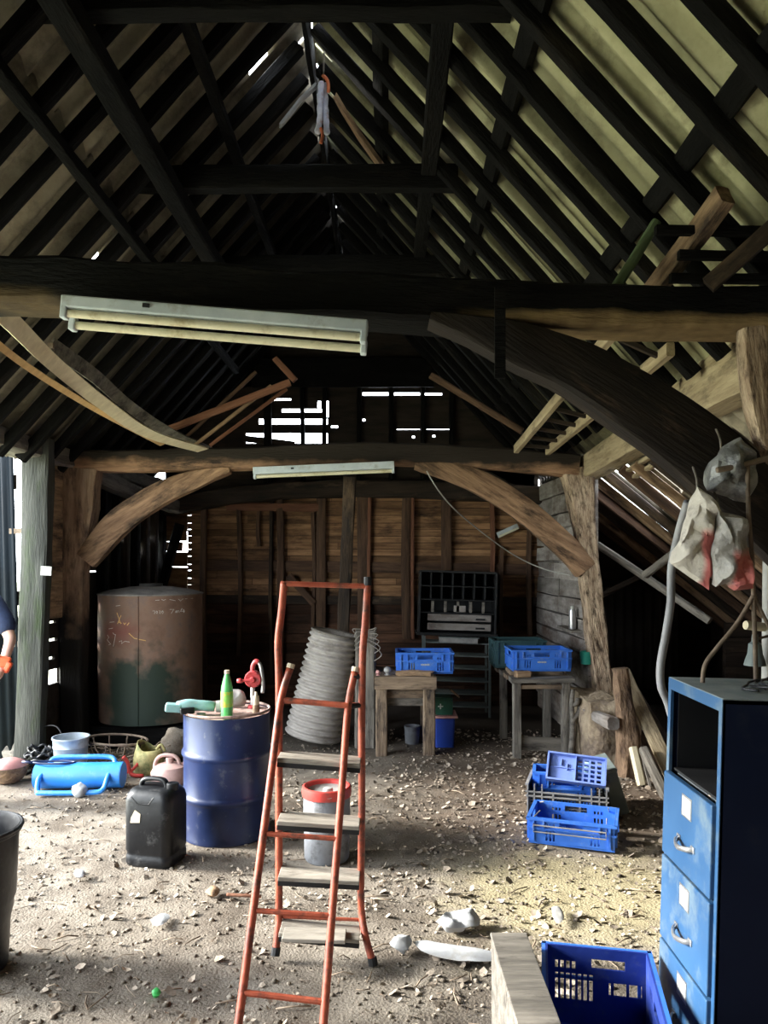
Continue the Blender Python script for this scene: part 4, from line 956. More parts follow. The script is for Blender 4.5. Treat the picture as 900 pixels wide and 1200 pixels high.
chalk('chalk_writing', 'chalk', [[q(480,250),q(498,250),q(494,275)],[q(512,250),q(505,262),q(512,274),q(518,262),q(512,250)],[q(526,250),q(538,252),q(530,272),q(540,272)],[q(552,250),q(545,262),q(552,274),q(560,262),q(552,250)],
    [q(602,242),q(630,242),q(612,275)],[q(642,255),q(642,272)],[q(642,258),q(650,254),q(652,272)],[q(652,258),q(662,254),q(664,272)],[q(682,238),q(672,262),q(700,262)],[q(692,246),q(694,275)],
    [q(500,165),q(530,162)],[q(545,158),q(560,166),q(575,158)],[q(600,160),q(640,172)],[q(660,160),q(672,175),q(690,158)],[q(700,160),q(745,160)]], .0022)
chalk('chalk_scrawl', 'chalk', [[q(150,430),q(170,445),q(178,440),q(155,540)],[q(120,345),q(165,340)],[q(110,400),q(150,392)],[q(95,450),q(110,470),q(92,490),q(130,525),q(110,530)],[q(180,210),q(220,205)],[q(210,500),q(235,490),q(230,515),q(260,495),q(300,500)]], .0024)
for i, y in enumerate((7.2, 7.75)):
    o = timber('timber_sleeper', [(-2.78,y,.09),(-1.85,y,.09)], .2, .21, 'char', rough=.01)
    tag(o, 'black timber sleeper under the %s of the rust-brown tank' % ('front' if i == 0 else 'back'), 'sleeper', 'sleepers under the tank')

# blue post driver
pd = thing('post_driver', 'bright blue two-handled steel post driver lying on the floor at the left', 'post driver', tuple(W(94,0,5.86).xy)+(.0,), (0,0,.04))
b = MB(); b.tube([(-.325,0,.10),(.325,0,.10)], .096, 28, cap=False); b.tube([(-.325,0,.10),(.30,0,.10)], .088, 28, cap=False); b.lathe([(0,0),(.096,0),(.096,.01),(0,.01)], 28, T((.315,0,.10)) @ Matrix.Rotation(PI/2,4,'Y'))
b.build('tube_body', 'brightblue', pd, smooth=40)
b = MB(); b.tube(curve([(-.255,-.07,.13),(-.265,-.12,.10),(-.25,-.17,.03),(-.20,-.185,.022),(.15,-.185,.022),(.225,-.17,.04),(.24,-.12,.10),(.24,-.07,.13)], 40), .019, 10); b.build('handle', 'brightblue', pd, smooth=True)
b = MB(); b.tube(curve([(-.255,.07,.13),(-.265,.11,.17),(-.22,.14,.20),(.0,.14,.205),(.18,.14,.20),(.23,.11,.17),(.23,.07,.13)], 40), .019, 10); b.build('handle', 'brightblue', pd, smooth=True)
fb = thing('wire_hoop', 'flat dark blue wire hoop lying on top of the blue post driver', 'hoop', (pd.location.x-.17, 5.85, .20), (0,.03,.1))
b = MB(); b.tube(curve([(-.18,0,0),(-.1,-.035,0),(.05,-.04,0),(.13,0,0),(.05,.04,0),(-.1,.03,0),(-.18,0,0)],30), .008, 8); b.tube([(-.26,.01,-.0),(-.18,0,0)], .01, 8); b.build('hoop_wire', 'drumblue', fb, smooth=True)
def rock(name, mat, c, s, label, cat, grp=None, seed=0):
    b = MB(); bm = bmesh.new(); bmesh.ops.create_icosphere(bm, subdivisions=3, radius=1)
    vs = [V((v.co.x*s[0], v.co.y*s[1], v.co.z*s[2]))*(1+.28*noise.noise(v.co*1.6+V((seed,0,seed)))) for v in bm.verts]
    fs = [tuple(v.index for v in f.verts) for f in bm.faces]; bm.free()
    b.add(vs, fs)
    return tag(b.build(name, mat, None, T(c), smooth=60), label, cat, grp)
rock('stone', 'paper', tuple(W(93,0,5.66).xy)+(.045,), (.055,.05,.05), 'white stone by the front handle of the blue post driver', 'stone', seed=3)
rock('stone', 'dirt', tuple(W(206,0,6.7).xy)+(.13,), (.13,.13,.15), 'brown boulder behind the pink jug', 'stone', seed=5)
# metal bucket
mbk = thing('metal_bucket', 'galvanised metal bucket standing behind the blue post driver', 'bucket', tuple(W(83,0,6.2).xy)+(-.01,))
b = MB(); b.lathe([(0,.0),(.112,0),(.116,.02),(.122,.12),(.127,.13),(.124,.14),(.132,.24),(.138,.25),(.135,.26),(.138,.31),(.145,.318),(.145,.328),(.135,.328),(.13,.25),(.11,.03),(0,.03)], 40); bb_ = b.build('pail', 'galv', mbk, smooth=40)
b = MB()
for i in range(7):
    a = -PI/2-.1+i*.13; b.tube([(.119*math.cos(a),.119*math.sin(a),.03),(.1235*math.cos(a),.1235*math.sin(a),.12)], .005, 6)
b.build('pressed_flutes', 'galv', mbk, smooth=True)
b = MB(); b.box((-.035,-.124,.075),(.075,.006,.05),(.05,0,-.28)); b.build('maker_plate', 'greymetal', mbk)
# cable coil
cc = thing('cable_coil', 'heaped coil of black cable left of the metal bucket', 'cable', tuple(W(47,0,6.25).xy)+(0,))
b = MB(); pts = []
for i in range(260):
    a = i*.16; k = i/260
    r_ = .17-.07*abs(math.sin(i*.021))-.03*k+.012*math.sin(i*1.7)
    pts.append((r_*math.cos(a), r_*math.sin(a)*.9, .02+.2*k+.015*math.sin(i*.9)))
b.tube(pts, .011, 6); b.build('cable', 'rubber', cc, smooth=True)
b = MB(); b.tube(curve([(-.1,.1,.2),(-.05,.13,.34),(.08,.12,.36),(.16,.08,.24),(.18,.02,.05)],24), .006, 6); b.build('loose_loop', 'rubber', cc, smooth=True)
pot = thing('clay_bowl', 'brown bowl with a faded pink lid at the far left edge', 'bowl', tuple(W(10,0,6.05).xy)+(0,))
b = MB(); b.lathe([(0,0),(.09,0),(.13,.05),(.15,.11),(.145,.125),(.13,.12),(0,.1)], 28); b.build('bowl_body', 'bark', pot, smooth=40)
b = MB(); b.lathe([(.135,.12),(.12,.15),(.06,.175),(0,.18)], 28); b.build('lid', 'pinklid', pot, smooth=True)
gx = rock('stone', 'greywood', tuple(W(22,0,6.5).xy)+(.1,), (.14,.1,.12), 'pale grey block behind the brown bowl', 'stone', seed=8)
# rusty wire ring basket and sticks
wbk = thing('wire_basket', 'rusty round wire basket frame lying on sticks in front of the tank', 'basket', tuple(W(135,0,6.42).xy)+(0,), (.0,.06,0))
b = MB(); rr_ = .25
b.tube([(rr_*math.cos(a*PI/20),rr_*.75*math.sin(a*PI/20),.24) for a in range(40)], .010, 8, close=True)
b.tube([(.12*math.cos(a*PI/12),.1*math.sin(a*PI/12),.05) for a in range(24)], .006, 6, close=True)
b.build('top_ring', 'rust', wbk, smooth=True)
for k in range(10):
    a = k*PI/5+.2
    b = MB(); b.tube(curve([(rr_*math.cos(a),rr_*.75*math.sin(a),.24),(rr_*.85*math.cos(a),rr_*.65*math.sin(a),.13),(.12*math.cos(a),.1*math.sin(a),.05)],8), .006, 6); b.build('strut', 'rust', wbk, smooth=True)
b = MB()
for i in range(90):
    c = V((R.uniform(-2.55,-1.85), R.uniform(6.25,6.8), R.uniform(.0,.12))); a = R.uniform(0,PI); l = R.uniform(.08,.28)
    dv = V((math.cos(a)*l, math.sin(a)*l*.6, R.uniform(-.06,.08)))
    b.tube(curve([c-dv/2, c+V((0,0,R.uniform(-.01,.03))), c+dv/2], 5), R.uniform(.003,.007), 5)
st = b.build('brushwood_sticks', 'twig', smooth=True); st['kind'] = 'stuff'; tag(st, 'heap of dry brushwood sticks under the wire basket', 'sticks')
rt = thing('hand_tool', 'small red metal clamp lying right of the wire basket', 'clamp', tuple(W(152,0,6.15).xy)+(0,), (0,0,.4))
b = MB(); b.tube(curve([(-.05,0,.17),(-.02,0,.13),(0,0,.05),(.03,-.02,.02),(.1,-.05,.015)],12), .016, 8); b.build('jaw', 'red', rt, smooth=True)
b = MB(); b.tube(curve([(-.04,.02,.03),(.02,.0,.06),(.07,.03,.1)],8), .012, 8); b.build('handle', 'red', rt, smooth=True)
cn = thing('plastic_canister', 'mossy yellow plastic canister with its top cut open', 'canister', tuple(W(174,0,6.3).xy)+(0,), (0,0,.3))
b = MB(); n_ = 28; prof = [(0,0),(.10,0),(.115,.02),(.118,.1),(.11,.16)]
b.lathe(prof, n_); k0 = len(b.v)
for k in range(n_):
    a = 2*PI*k/n_; b.v.append(V((.085*math.cos(a), .085*math.sin(a), .19+.07*max(0, math.cos(a-2.6)))))
for k in range(n_): b.f.append((k0-n_+k, k0-n_+(k+1) % n_, k0+(k+1) % n_, k0+k))
b.build('canister_body', 'olive', cn, smooth=50, solid=.006)
b = MB(); b.tube(curve([(.06,0,.18),(.1,0,.22),(.13,0,.16)],8), .012, 8); b.build('handle', 'olive', cn, smooth=True)
pj = thing('plastic_jug', 'dusty pink plastic jug half hidden behind the jerry can', 'jug', tuple(W(199,0,6.0).xy)+(0,))
b = MB(); b.lathe([(0,0),(.125,0),(.14,.02),(.145,.09),(.12,.135),(.06,.155),(.03,.16),(.03,.2),(0,.2)], 32); b.build('jug_body', 'pinkjug', pj, smooth=40)
b = MB(); b.tube(curve([(-.12,0,.12),(-.105,0,.18),(-.06,0,.215),(.02,0,.215),(.06,0,.19),(.08,0,.14)],16), .014, 10); b.build('handle', 'pinkjug', pj, smooth=True)
MB().tube([(.1,.02,.1),(.14,.03,.24)], .018, 12).build('spout', 'pinkjug', pj, smooth=40)

# ------------------------------------------------------------------ middle: ribbed pipe, post, prop pole, benches
rp = bpy.data.objects.new('ribbed_pipe', None); p0 = W(367,864,7.25); p1 = W(393,742,7.25); p0.z = max(p0.z,.08)
ax = (p1-p0).normalized(); yy = V((0,1,0)); xx = yy.cross(ax).normalized(); yy = ax.cross(xx)
put(rp, Matrix(((xx.x,yy.x,ax.x,p0.x),(xx.y,yy.y,ax.y,p0.y),(xx.z,yy.z,ax.z,p0.z),(0,0,0,1)))); tag(rp, 'wide dusty grey ribbed pipe standing tilted behind the step ladder', 'pipe')
ln = (p1-p0).length; b = MB(); pr = []
for i in range(17*8+1):
    k = i/(17*8); pr.append((.262-.035*k+.013*math.sin(2*PI*17*k-.5), ln*k))
pr += [(.21, ln), (.20, ln-.1), (.19, .05)]
b.lathe(pr, 56); b.build('pipe_wall', 'ribtube', rp, smooth=True)
b = MB(); b.tube([(.222*math.cos(a*PI/20),.222*math.sin(a*PI/20),ln) for a in range(40)], .012, 8, close=True); b.build('end_rim', 'greywood', rp, smooth=True)
gp = frame('gate_post', [V((-.175,7.18,0)), V((-.175,7.18,.6)), W(429,738,7.18)], .19, .19, 'greywood', 'weathered grey square post between the ribbed pipe and the bench', 'post', up=(0,1,0), rough=.01)
b = MB()
zt = W(0,738,7.18).z
for i in range(5): b.tube(curve([(-.27,7.07,zt-.02-.04*i),(-.28+.03*i,7.05,zt+.02-.03*i),(-.14,7.07,zt+.01-.03*i),(-.07+.012*i,7.05,zt+.03-.06*i),(-.09,7.09,zt-.07*i)],16), .005, 5)
b.build('twisted_wire', 'wire', gp, WM[gp.name].inverted(), smooth=True)
frame('prop_pole', [W(402,738,7.9)-V((.03,0,1.02)), W(402,738,7.9), W(407,640,7.75), W(410,558,7.6)], .12, .11, 'charbrown', 'dark upright prop pole behind the grey ribbed pipe', 'pole', up=(0,1,0), rough=.012)
def bench(name, label, x0, x1, y0, y1, ztop, th, leg, mat):
    t_ = thing(name, label, 'bench', ((x0+x1)/2, y0, 0)); w_ = x1-x0; d_ = y1-y0
    for sx in (-1,1):
        for y in (leg/2, d_-leg/2):
            timber('leg', [WM[t_.name] @ V((sx*(w_/2-leg/2), y, -.02)), WM[t_.name] @ V((sx*(w_/2-leg/2), y, ztop-th))], leg, leg, mat, up=(0,1,0), rough=.006, parent=t_)
    return t_, w_, d_
b1, w_, d_ = bench('work_bench', 'short heavy timber bench with stained legs carrying a blue crate', -.076, .457, 6.85, 7.5, .70, .115, .105, 'benchwood')
timber('bench_top', [WM[b1.name] @ V((-w_/2-.01,.16,.70-.0575)), WM[b1.name] @ V((w_/2+.01,.16,.70-.0575))], .34, .115, 'benchwood', parent=b1, rough=.005, chamfer=.93)
timber('bench_top', [WM[b1.name] @ V((-w_/2-.01,.50,.70-.0575)), WM[b1.name] @ V((w_/2+.01,.50,.70-.0575))], .32, .115, 'benchwood', parent=b1, rough=.005, chamfer=.93)
timber('apron', [WM[b1.name] @ V((-w_/2+.1,.08,.535)), WM[b1.name] @ V((w_/2-.1,.08,.535))], .03, .075, 'benchwood', parent=b1, rough=.003)
timber('apron', [WM[b1.name] @ V((-w_/2+.1,.11,.46)), WM[b1.name] @ V((w_/2-.1,.11,.46))], .03, .075, 'greywood', parent=b1, rough=.003)
b2, w2, d2 = bench('work_bench', 'grey plank bench with a low crossbar beside the whitewashed partition', 1.14, 1.64, 6.76, 7.6, .70, .04, .07, 'greywood')
for k, (y, m) in enumerate([(.06,'greywood'),(.28,'benchwood'),(.50,'greywood'),(.72,'benchwood')]):
    timber('top_plank', [WM[b2.name] @ V((-w2/2-.02-.01*k, y, .678)), WM[b2.name] @ V((w2/2+.03-.01*k, y, .684))], .2, .04, m, parent=b2, rough=.004)
timber('apron', [WM[b2.name] @ V((-w2/2+.05,.03,.62)), WM[b2.name] @ V((w2/2-.05,.03,.62))], .03, .035, 'benchwood', parent=b2, rough=.003)
timber('crossbar', [WM[b2.name] @ V((-w2/2+.05,.05,.12)), WM[b2.name] @ V((w2/2-.05,.05,.10))], .03, .12, 'greywood', parent=b2, rough=.004)
timber('back_rail', [WM[b2.name] @ V((-w2/2,.30,.722)), WM[b2.name] @ V((w2/2-.03,.30,.722))], .3, .04, 'benchwood', parent=b2, rough=.004)
bk = thing('timber_offcut', 'pale brick-sized timber offcut at the front left of the plank bench', 'offcut', tuple(W(612,0,6.82).xy)+(.70,), (0,0,.2))
MB().box((0,0,.028),(.13,.09,.055),jit=.004).build('block', 'tan', bk, bevel=.005)
bkt = thing('paint_pail', 'small dim pail under the bench with the stained legs', 'pail', tuple(W(483,0,7.3).xy)+(0,))
b = MB(); b.lathe([(0,.0),(.065,0),(.075,.16),(.078,.165),(.07,.165),(0,.02)], 24); b.build('pail_body', 'bucket', bkt, smooth=40)
b = MB(); b.tube(curve([(-.075,0,.155),(0,-.05,.1),(.075,0,.155)],10), .003, 6); b.build('wire_handle', 'wire', bkt)
pk = thing('rusty_plank', 'chewed brown plank lying in front of the crate on the stained bench', 'plank', tuple(W(485,0,6.9).xy)+(.70,))
timber('plank_body', [WM[pk.name] @ V((-.15,0,.022)), WM[pk.name] @ V((0,.01,.03)), WM[pk.name] @ V((.17,0,.02))], .09, .045, 'tan', parent=pk, rough=.008, ragged=(.02,.02))
MB().box((.01,.05,.08),(.09,.006,.06),(.2,0,0)).build('paper_tag', 'card', pk)
for (px, y, m, r_, lab) in [(443,6.92,'pinklid',.022,'small pink knob at the left end of the stained bench'), (454,6.95,'greyalloy',.034,'grey metal knob beside the pink one on the stained bench')]:
    kb = thing('tap_fitting', lab, 'fitting', tuple(W(px,0,y).xy)+(.70,))
    MB().lathe([(0,0),(r_*.5,0),(r_*.5,r_*.6),(r_,r_),(r_*.9,r_*1.8),(r_*.4,r_*2.2),(0,r_*2.2)], 18).build('knob_body', m, kb, smooth=40)
    MB().lathe([(0,0),(r_*.8,0),(r_*.8,.006),(0,.006)], 18).build('flange', m, kb, smooth=40)
bx = thing('storage_box', 'dark blue plastic box on the floor right of the stained bench', 'box', tuple(W(520,0,7.25).xy)+(0,))
b = MB(); loft(b, [(rbox(.17,.26,.02),0),(rbox(.19,.28,.02),.27)]); b.build('box_body', 'bluebox', bx, smooth=40)
MB().box((.0,0,.285),(.24,.31,.022)).build('lid', 'pinklid', bx, bevel=.005)
g2 = thing('cardboard_box', 'dark green box standing on the lid of the dark blue box', 'box', tuple(W(519,0,7.25).xy)+(.297,))
MB().box((0,0,.08),(.17,.2,.16)).build('carton', 'greenbox', g2, bevel=.004)
b = MB(); b.box((-.03,-.101,.08),(.012,.003,.05)); b.box((-.03,-.101,.08),(.05,.003,.012)); b.build('pale_cross', 'card', g2)
MB().box((.11,0,.19),(.11,.12,.012),(0,.7,0)).build('open_flap', 'tan', g2)

# shelving against the rear wall
sh_ = thing('pigeonhole_cabinet', 'black pigeonhole cabinet with two pale drawer fronts on the metal rack', 'cabinet', (.805, 8.62, .905), (0,.03,0))
w_, h_ = .84, .70
b = MB(); b.box((0,.16,h_/2),(w_,.02,h_)); b.box((-w_/2,0,h_/2),(.02,.32,h_)); b.box((w_/2,0,h_/2),(.02,.32,h_)); b.box((0,0,h_),(w_,.32,.02)); b.box((0,0,.01),(w_+.06,.34,.03))
for z in (.245,.39,.54): b.box((0,0,z),(w_,.3,.012))
b.build('carcass', 'pigeon', sh_, bevel=.003)
for z0, z1, m, n in ((.545,.69,'pigeon',7),(.395,.535,'pigeon',7)):
    for i in range(1, n): MB().box((-w_/2+i*w_/n,0,(z0+z1)/2),(.012,.28,z1-z0-.01)).build('divider', m, sh_)
for i in range(1, 6): MB().box((-w_/2+i*w_/6+.0,-.15,.315),(.03,.02,.12)).build('divider', 'greywood', sh_)
MB().box((.02,-.155,.295),(.13,.01,.07)).build('paper_label', 'palewall', sh_)
for z in (.065,.165):
    d_ = MB().box((.02,-.15,z+.03),(.70,.02,.075)).build('drawer', 'palewall', sh_, bevel=.004)
    MB().box((.25,-.165,z+.02),(.1,.01,.02)).build('drawer_pull', 'black', d_, WM[d_.name].inverted() @ WM[sh_.name])
rk = thing('metal_rack', 'dim metal shelf rack under the pigeonhole cabinet', 'rack', (.805, 8.62, 0), (0,.0,0))
b = MB()
for sx in (-1,1):
    for y in (-.15,.15): MB().box((sx*.36,y,.45),(.025,.025,.9)).build('upright', 'greymetal', rk)
for z in (.12,.26,.40,.54,.68,.82): MB().box((0,0,z),(.7,.3,.012),(0,.035,0)).build('shelf', 'greymetal', rk)
bl = thing('metal_tray', 'dusty grey tray on the top shelf of the metal rack', 'tray', (.82,8.52,.825), (0,.035,0))
MB().box((0,0,.03),(.42,.2,.06)).build('tray_body', 'greyalloy', bl, bevel=.006)
MB().box((0,-.1,.062),(.44,.02,.01)).build('tray_lip', 'greymetal', bl)
# ------------------------------------------------------------------ right side: stone block, logs, leaning boards, sacks, pipes
b = MB(); bm = bmesh.new(); bmesh.ops.create_cube(bm, size=2); bmesh.ops.subdivide_edges(bm, edges=bm.edges, cuts=9, use_grid_fill=True)
for v in bm.verts:
    p = v.co*(.80+.20/max(.6, v.co.length/1.15)); q = V((p.x*.215, p.y*.33, p.z*.30)); v.co = q*(1+.16*noise.noise(q*6))+noise.noise_vector(q*17)*.02
b.add([v.co.copy() for v in bm.verts], [tuple(v.index for v in f.verts) for f in bm.faces]); bm.free()
tag(b.build('stone_block', 'stone', None, T((1.94,6.78,.26)), smooth=60), 'daubed stone block under the pale worm-eaten post', 'stone')
ub = frame('bark_stump', [V((1.985,6.22,-.03)), V((1.975,6.22,.3)), V((1.945,6.24,.6)), V((1.92,6.25,.86))], [.19,.17,.13,.12], [.18,.16,.13,.11], 'bark', 'rough upright bark log in front of the stone block', 'log', up=(0,1,0), rough=.022, chamfer=.6, seg=.06, freq=8)
frame('plaster_log', [W(684,832,6.75), W(700,840,6.45), W(719,848,6.12)], [.07,.09,.10], [.07,.09,.10], 'palewall', 'short whitened round log lying across the foot of the worm-eaten post', 'log', rough=.008, chamfer=.6, seg=.05)
def lean(name, label, a, b, w, h, mat, cat='board', up=(0,1,0), **k): return frame(name, [a, (a+b)/2, b], w, h, mat, label, cat, up=up, **k)
lean('leaning_board', 'long pale board leaning beside the bark log behind the cabinet', W(797,930,5.75), W(730,786,6.6), .11, .035, 'cutpine', rough=.004, chamfer=.93)
lean('leaning_board', 'dark board leaning under the long pale one', V((2.42,6.2,0)), W(738,805,6.9), .12, .03, 'charbrown', rough=.004)
lean('leaning_board', 'short brown board leaning at the foot of the bark log', V((2.26,6.25,.0)), W(736,845,6.8), .1, .03, 'stud', rough=.004)
lean('card_tube', 'short cream cardboard tube standing by the bark log', W(752,921,5.95), W(742,876,6.1), .062, .062, 'stripcream', 'tube', chamfer=.62, rough=.002)
lean('card_tube', 'longer pale tube leaning below the pale board', W(788,950,5.55), W(754,878,6.0), .07, .07, 'greywood', 'tube', chamfer=.62, rough=.002)
lean('thin_stick', 'thin pale stick between the two tubes', W(762,922,5.9), W(752,885,6.05), .018, .018, 'greywood', 'stick', rough=.001)
# things by the plank bench
ab = thing('bent_branch', 'pale crooked branch propped against the right end of the plank bench', 'branch', tuple(W(671,0,6.72).xy)+(0,))
iA = WM[ab.name].inverted()
b = MB(); b.tube(curve([iA @ W(*p) for p in [(669,884,6.68),(671,860,6.72),(671,845,6.74),(678,836,6.76),(680,828,6.78)]],16), [.026]*17, 8); b.build('branch_stem', 'greywood', ab, smooth=True)
b = MB(); b.tube(curve([iA @ W(*p) for p in [(671,845,6.74),(670,826,6.76),(671,808,6.78)]],8), .022, 8); b.tube(curve([iA @ W(*p) for p in [(671,826,6.76),(676,824,6.74),(677,818,6.74)]],6), .02, 8); b.build('fork', 'greywood', ab, smooth=True)
lg = struct(MB().box((1.83,7.55,1.06),(.12,.6,.025)).build('trim_ledge', 'greywood'))
cn2 = thing('spray_can', 'dusty silver can on the ledge of the whitewashed partition', 'can', (1.82,7.42,1.073))
MB().lathe([(0,0),(.032,0),(.034,.01),(.034,.17),(.03,.19),(0,.195)], 20).build('can_body', 'steel', cn2, smooth=40)
MB().lathe([(0,.19),(.018,.19),(.018,.22),(0,.225)], 16).build('cap', 'card', cn2, smooth=40)
gt = thing('plastic_tub', 'sea green tub hanging below the ledge beside the worm-eaten post', 'tub', W(687,778,7.05))
b = MB(); b.lathe([(0,0),(.05,0),(.058,.11),(.06,.115),(.05,.115),(0,.02)], 20); b.build('tub_body', 'greentub', gt, smooth=40)
b = MB(); b.tube(curve([(-.056,0,.11),(0,0,.2),(.056,0,.11)],10), .003, 6); b.build('wire_handle', 'wire', gt)
cd = thing('hanging_cable', 'thin pale cable drooping from the rear tie beam to the whitewashed partition', 'cable', W(500,558,6.85))
iC = WM[cd.name].inverted()
b = MB(); b.tube(curve([iC @ W(*p) for p in [(500,552,6.86),(512,572,6.9),(530,594,7.1),(560,620,7.5),(600,649,7.9),(635,666,7.9),(668,674,7.5)]],40), .006, 6); b.build('cable_run', 'pipegrey', cd, smooth=True)
ws = thing('light_reflector', 'white strip propped against the rear wall under the right brace', 'strip', W(595,622,9.1), (0,-.42,0))
MB().box((0,0,0),(.27,.04,.07)).build('strip_body', 'fitting', ws, bevel=.008); MB().box((0,-.022,-.02),(.25,.01,.02)).build('strip_edge', 'tubewhite', ws)

# sacks on the brace
def redprint(N, L, tc, off, col):
    f = mask_box(N, L, tc.outputs['Object'], 0, -.005, .2, .008, .06); g = mask_box(N, L, tc.outputs['Object'], 2, -.2, .03, .015, .05)
    mm = N.new('ShaderNodeMath'); mm.operation = 'MULTIPLY'; L.new(f, mm.inputs[0]); L.new(g, mm.inputs[1])
    return mixc(N, L, mm.outputs[0], col, (.50,.14,.13))
M['sackred'] = gmat('white paper sack with red print', (.40,.36,.31), (.66,.61,.55), scale=9, rough=.6, dirt=((.14,.11,.09),.35,9), bump=(.5,22), extra=redprint, bdist=.02)
M['sackdim'] = gmat('dim grey and red paper sack', (.14,.13,.12), (.48,.45,.42), scale=7, rough=.5, spec=.5, dirt=((.06,.055,.05),.5,7), bump=(.6,22), extra=redprint, bdist=.02)
M['sackgrey'] = gmat('grey film sack', (.10,.10,.10), (.34,.34,.33), scale=9, rough=.4, spec=.6, dirt=((.03,.03,.03),.45,8), bump=(.7,24), bdist=.02)
def sack(label, outline, Y, mat, th, name='paper_sack', cat='sack'):
    o = thing(name, label, cat, sum((W(x,y,Y) for x,y in outline), V())/len(outline))
    crumple('sack_body', mat, [W(x,y,Y) for x,y in outline], th, .04, parent=o, n=9, linear=True, smooth=25, seed=len(label))
    x, y = outline[0]
    b = MB(); iS = WM[o.name].inverted(); p = iS @ W(x,y,Y); b.tube(curve([p+V((0,0,-.02)), p+V((.01,.03,.03)), p+V((.02,.09,.08))],6), .004, 5); b.build('tie_string', 'wire', o)
    return o
sack('crumpled white sack with red print hanging lowest from the dark curved brace', [(817,570),(828,578),(840,592),(839,625),(834,668),(829,691),(806,676),(786,660),(797,625)], 2.78, 'sackred', .05)
sack('smaller white and red sack hanging beside the first near the rusty rods', [(842,598),(868,606),(875,640),(883,690),(860,692),(849,684),(838,688),(833,650)], 2.72, 'sackdim', .045)
sack('dusty grey clear sack draped over the dark curved brace', [(845,524),(866,512),(884,530),(886,570),(874,590),(850,582),(829,574),(832,550)], 2.80, 'sackgrey', .05)
hs_ = thing('hanging_hose', 'grey hose hanging down behind the filing cabinet', 'hose', W(787,640,3.2))
iH = WM[hs_.name].inverted()
b = MB(); b.tube(curve([iH @ W(*p) for p in [(806,588,3.02),(796,622,3.1),(787,665,3.2),(786,705,3.2),(780,745,3.2),(774,780,3.2),(775,805,3.2),(782,822,3.22),(790,850,3.25)]],50), .0165, 10); b.build('hose_run', 'hose', hs_, smooth=True)
sp = thing('steel_pole', 'pale grey steel pole rising behind the filing cabinet at the right edge', 'pole', (1.64,3.3,0))
MB().tube([(0,0,-.02),(.01,0,1.2),(.02,0,2.2)], .026, 16).build('pole_tube', 'pipegrey', sp, smooth=40)
b = MB(); b.lathe([(0,0),(.03,0),(.033,.02),(.03,.05),(0,.05)], 16, T((.02,0,2.17))); b.build('top_cap', 'pipegrey', sp, smooth=40)
b = MB(); b.tube([(-.02,-.03,1.46),(-.11,-.05,1.47)], .019, 12); b.build('peg', 'stripcream', sp, smooth=40)
be = thing('insulator_bell', 'small grey green bell-shaped insulator on the steel pole', 'insulator', (1.57,3.25,1.30))
MB().lathe([(0,.03),(.012,.03),(.045,0),(.04,.02),(.03,.05),(.026,.09),(.014,.10),(.012,.13),(0,.13)], 20).build('bell', 'greymetal', be, smooth=40)
MB().tube([(0,0,.11),(.07,.03,.12)], .006, 6).build('bracket', 'rust', be)
rf = thing('rod_frame', 'rusty bent rod frame standing on the filing cabinet', 'rod', W(880,799,2.74))
iR = WM[rf.name].inverted()
def rr(name, pts, r): 
    b = MB(); b.tube(curve([iR @ W(*p) for p in pts], 6*len(pts)), r, 8); b.build(name, 'rust', rf, smooth=True)
rr('rod', [(876,546,2.74),(877,600,2.74),(881,650,2.74),(883,700,2.74),(885,760,2.74),(886,800,2.74)], .0085)
rr('rod', [(840,551,2.74),(870,545,2.74),(906,535,2.74)], .0105)
rr('rod', [(883,698,2.74),(864,730,2.74),(838,762,2.74),(826,780,2.74),(823,803,2.74)], .0085)
rr('rod', [(882,692,2.74),(890,712,2.74),(903,738,2.74)], .007)
wc = thing('wire_coil', 'flat coil of dark wire lying on top of the filing cabinet', 'wire coil', (1.43,2.62,1.305))
b = MB(); b.tube([((.19-.00075*i)*math.cos(i*.2), (.19-.00075*i)*math.sin(i*.2)*.75, .012+.006*math.sin(i*.35)+.008*(i % 7)/7) for i in range(190)], .0045, 5); b.build('coil', 'rubber', wc, smooth=True)
b = MB(); b.tube(curve([(-.19,0,.015),(-.23,-.05,.012),(-.2,-.1,.012)],8), .0045, 5); b.build('loose_end', 'rubber', wc, smooth=True)

# ------------------------------------------------------------------ light fittings
def fitting(name, label, a, b_, wd, hh, tubes, group):
    ax = (b_-a); ln = ax.length; c = (a+b_)/2
    o = bpy.data.objects.new(name, None); x = ax.normalized(); y = V((0,1,0)); z = x.cross(y).normalized(); y = z.cross(x)
    put(o, Matrix(((x.x,y.x,z.x,c.x),(x.y,y.y,z.y,c.y),(x.z,y.z,z.z,c.z),(0,0,0,1)))); tag(o, label, 'light', group)
    b = MB(); b.prism([(-ln/2,hh/2),(ln/2,hh/2),(ln/2,-hh/2),(-ln/2,-hh/2)], wd); b.build('housing', 'fitting', o, bevel=.006)
    for i in range(tubes):
        y = (-wd*.25+i*wd*.95) if tubes > 1 else 0
        zz = -hh/2-.018-(.020*i)
        MB().tube([(-ln/2+.015,y,zz),(ln/2-.015,y,zz)], .0155, 14).build('tube', 'tubewhite', o, smooth=40)
        for s in (-1,1): MB().box((s*(ln/2-.012),y,zz+.004),(.024,.042,.052)).build('end_holder', 'fitting', o, bevel=.005)
    MB().box((-ln*.22,-wd/2-.003,.005),(.025,.008,.014)).build('switch_plate', 'black', o)
    return o
fitting('fluorescent_light', 'long unlit twin-tube light fitting under the near charred tie beam', W(76,356,2.86), W(431,385,2.86), .085, .045, 2, 'unlit light fittings')
fitting('fluorescent_light', 'unlit white light fitting below the middle of the rear tie beam', W(297,552,6.8), W(462,545,6.8), .07, .065, 1, 'unlit light fittings')
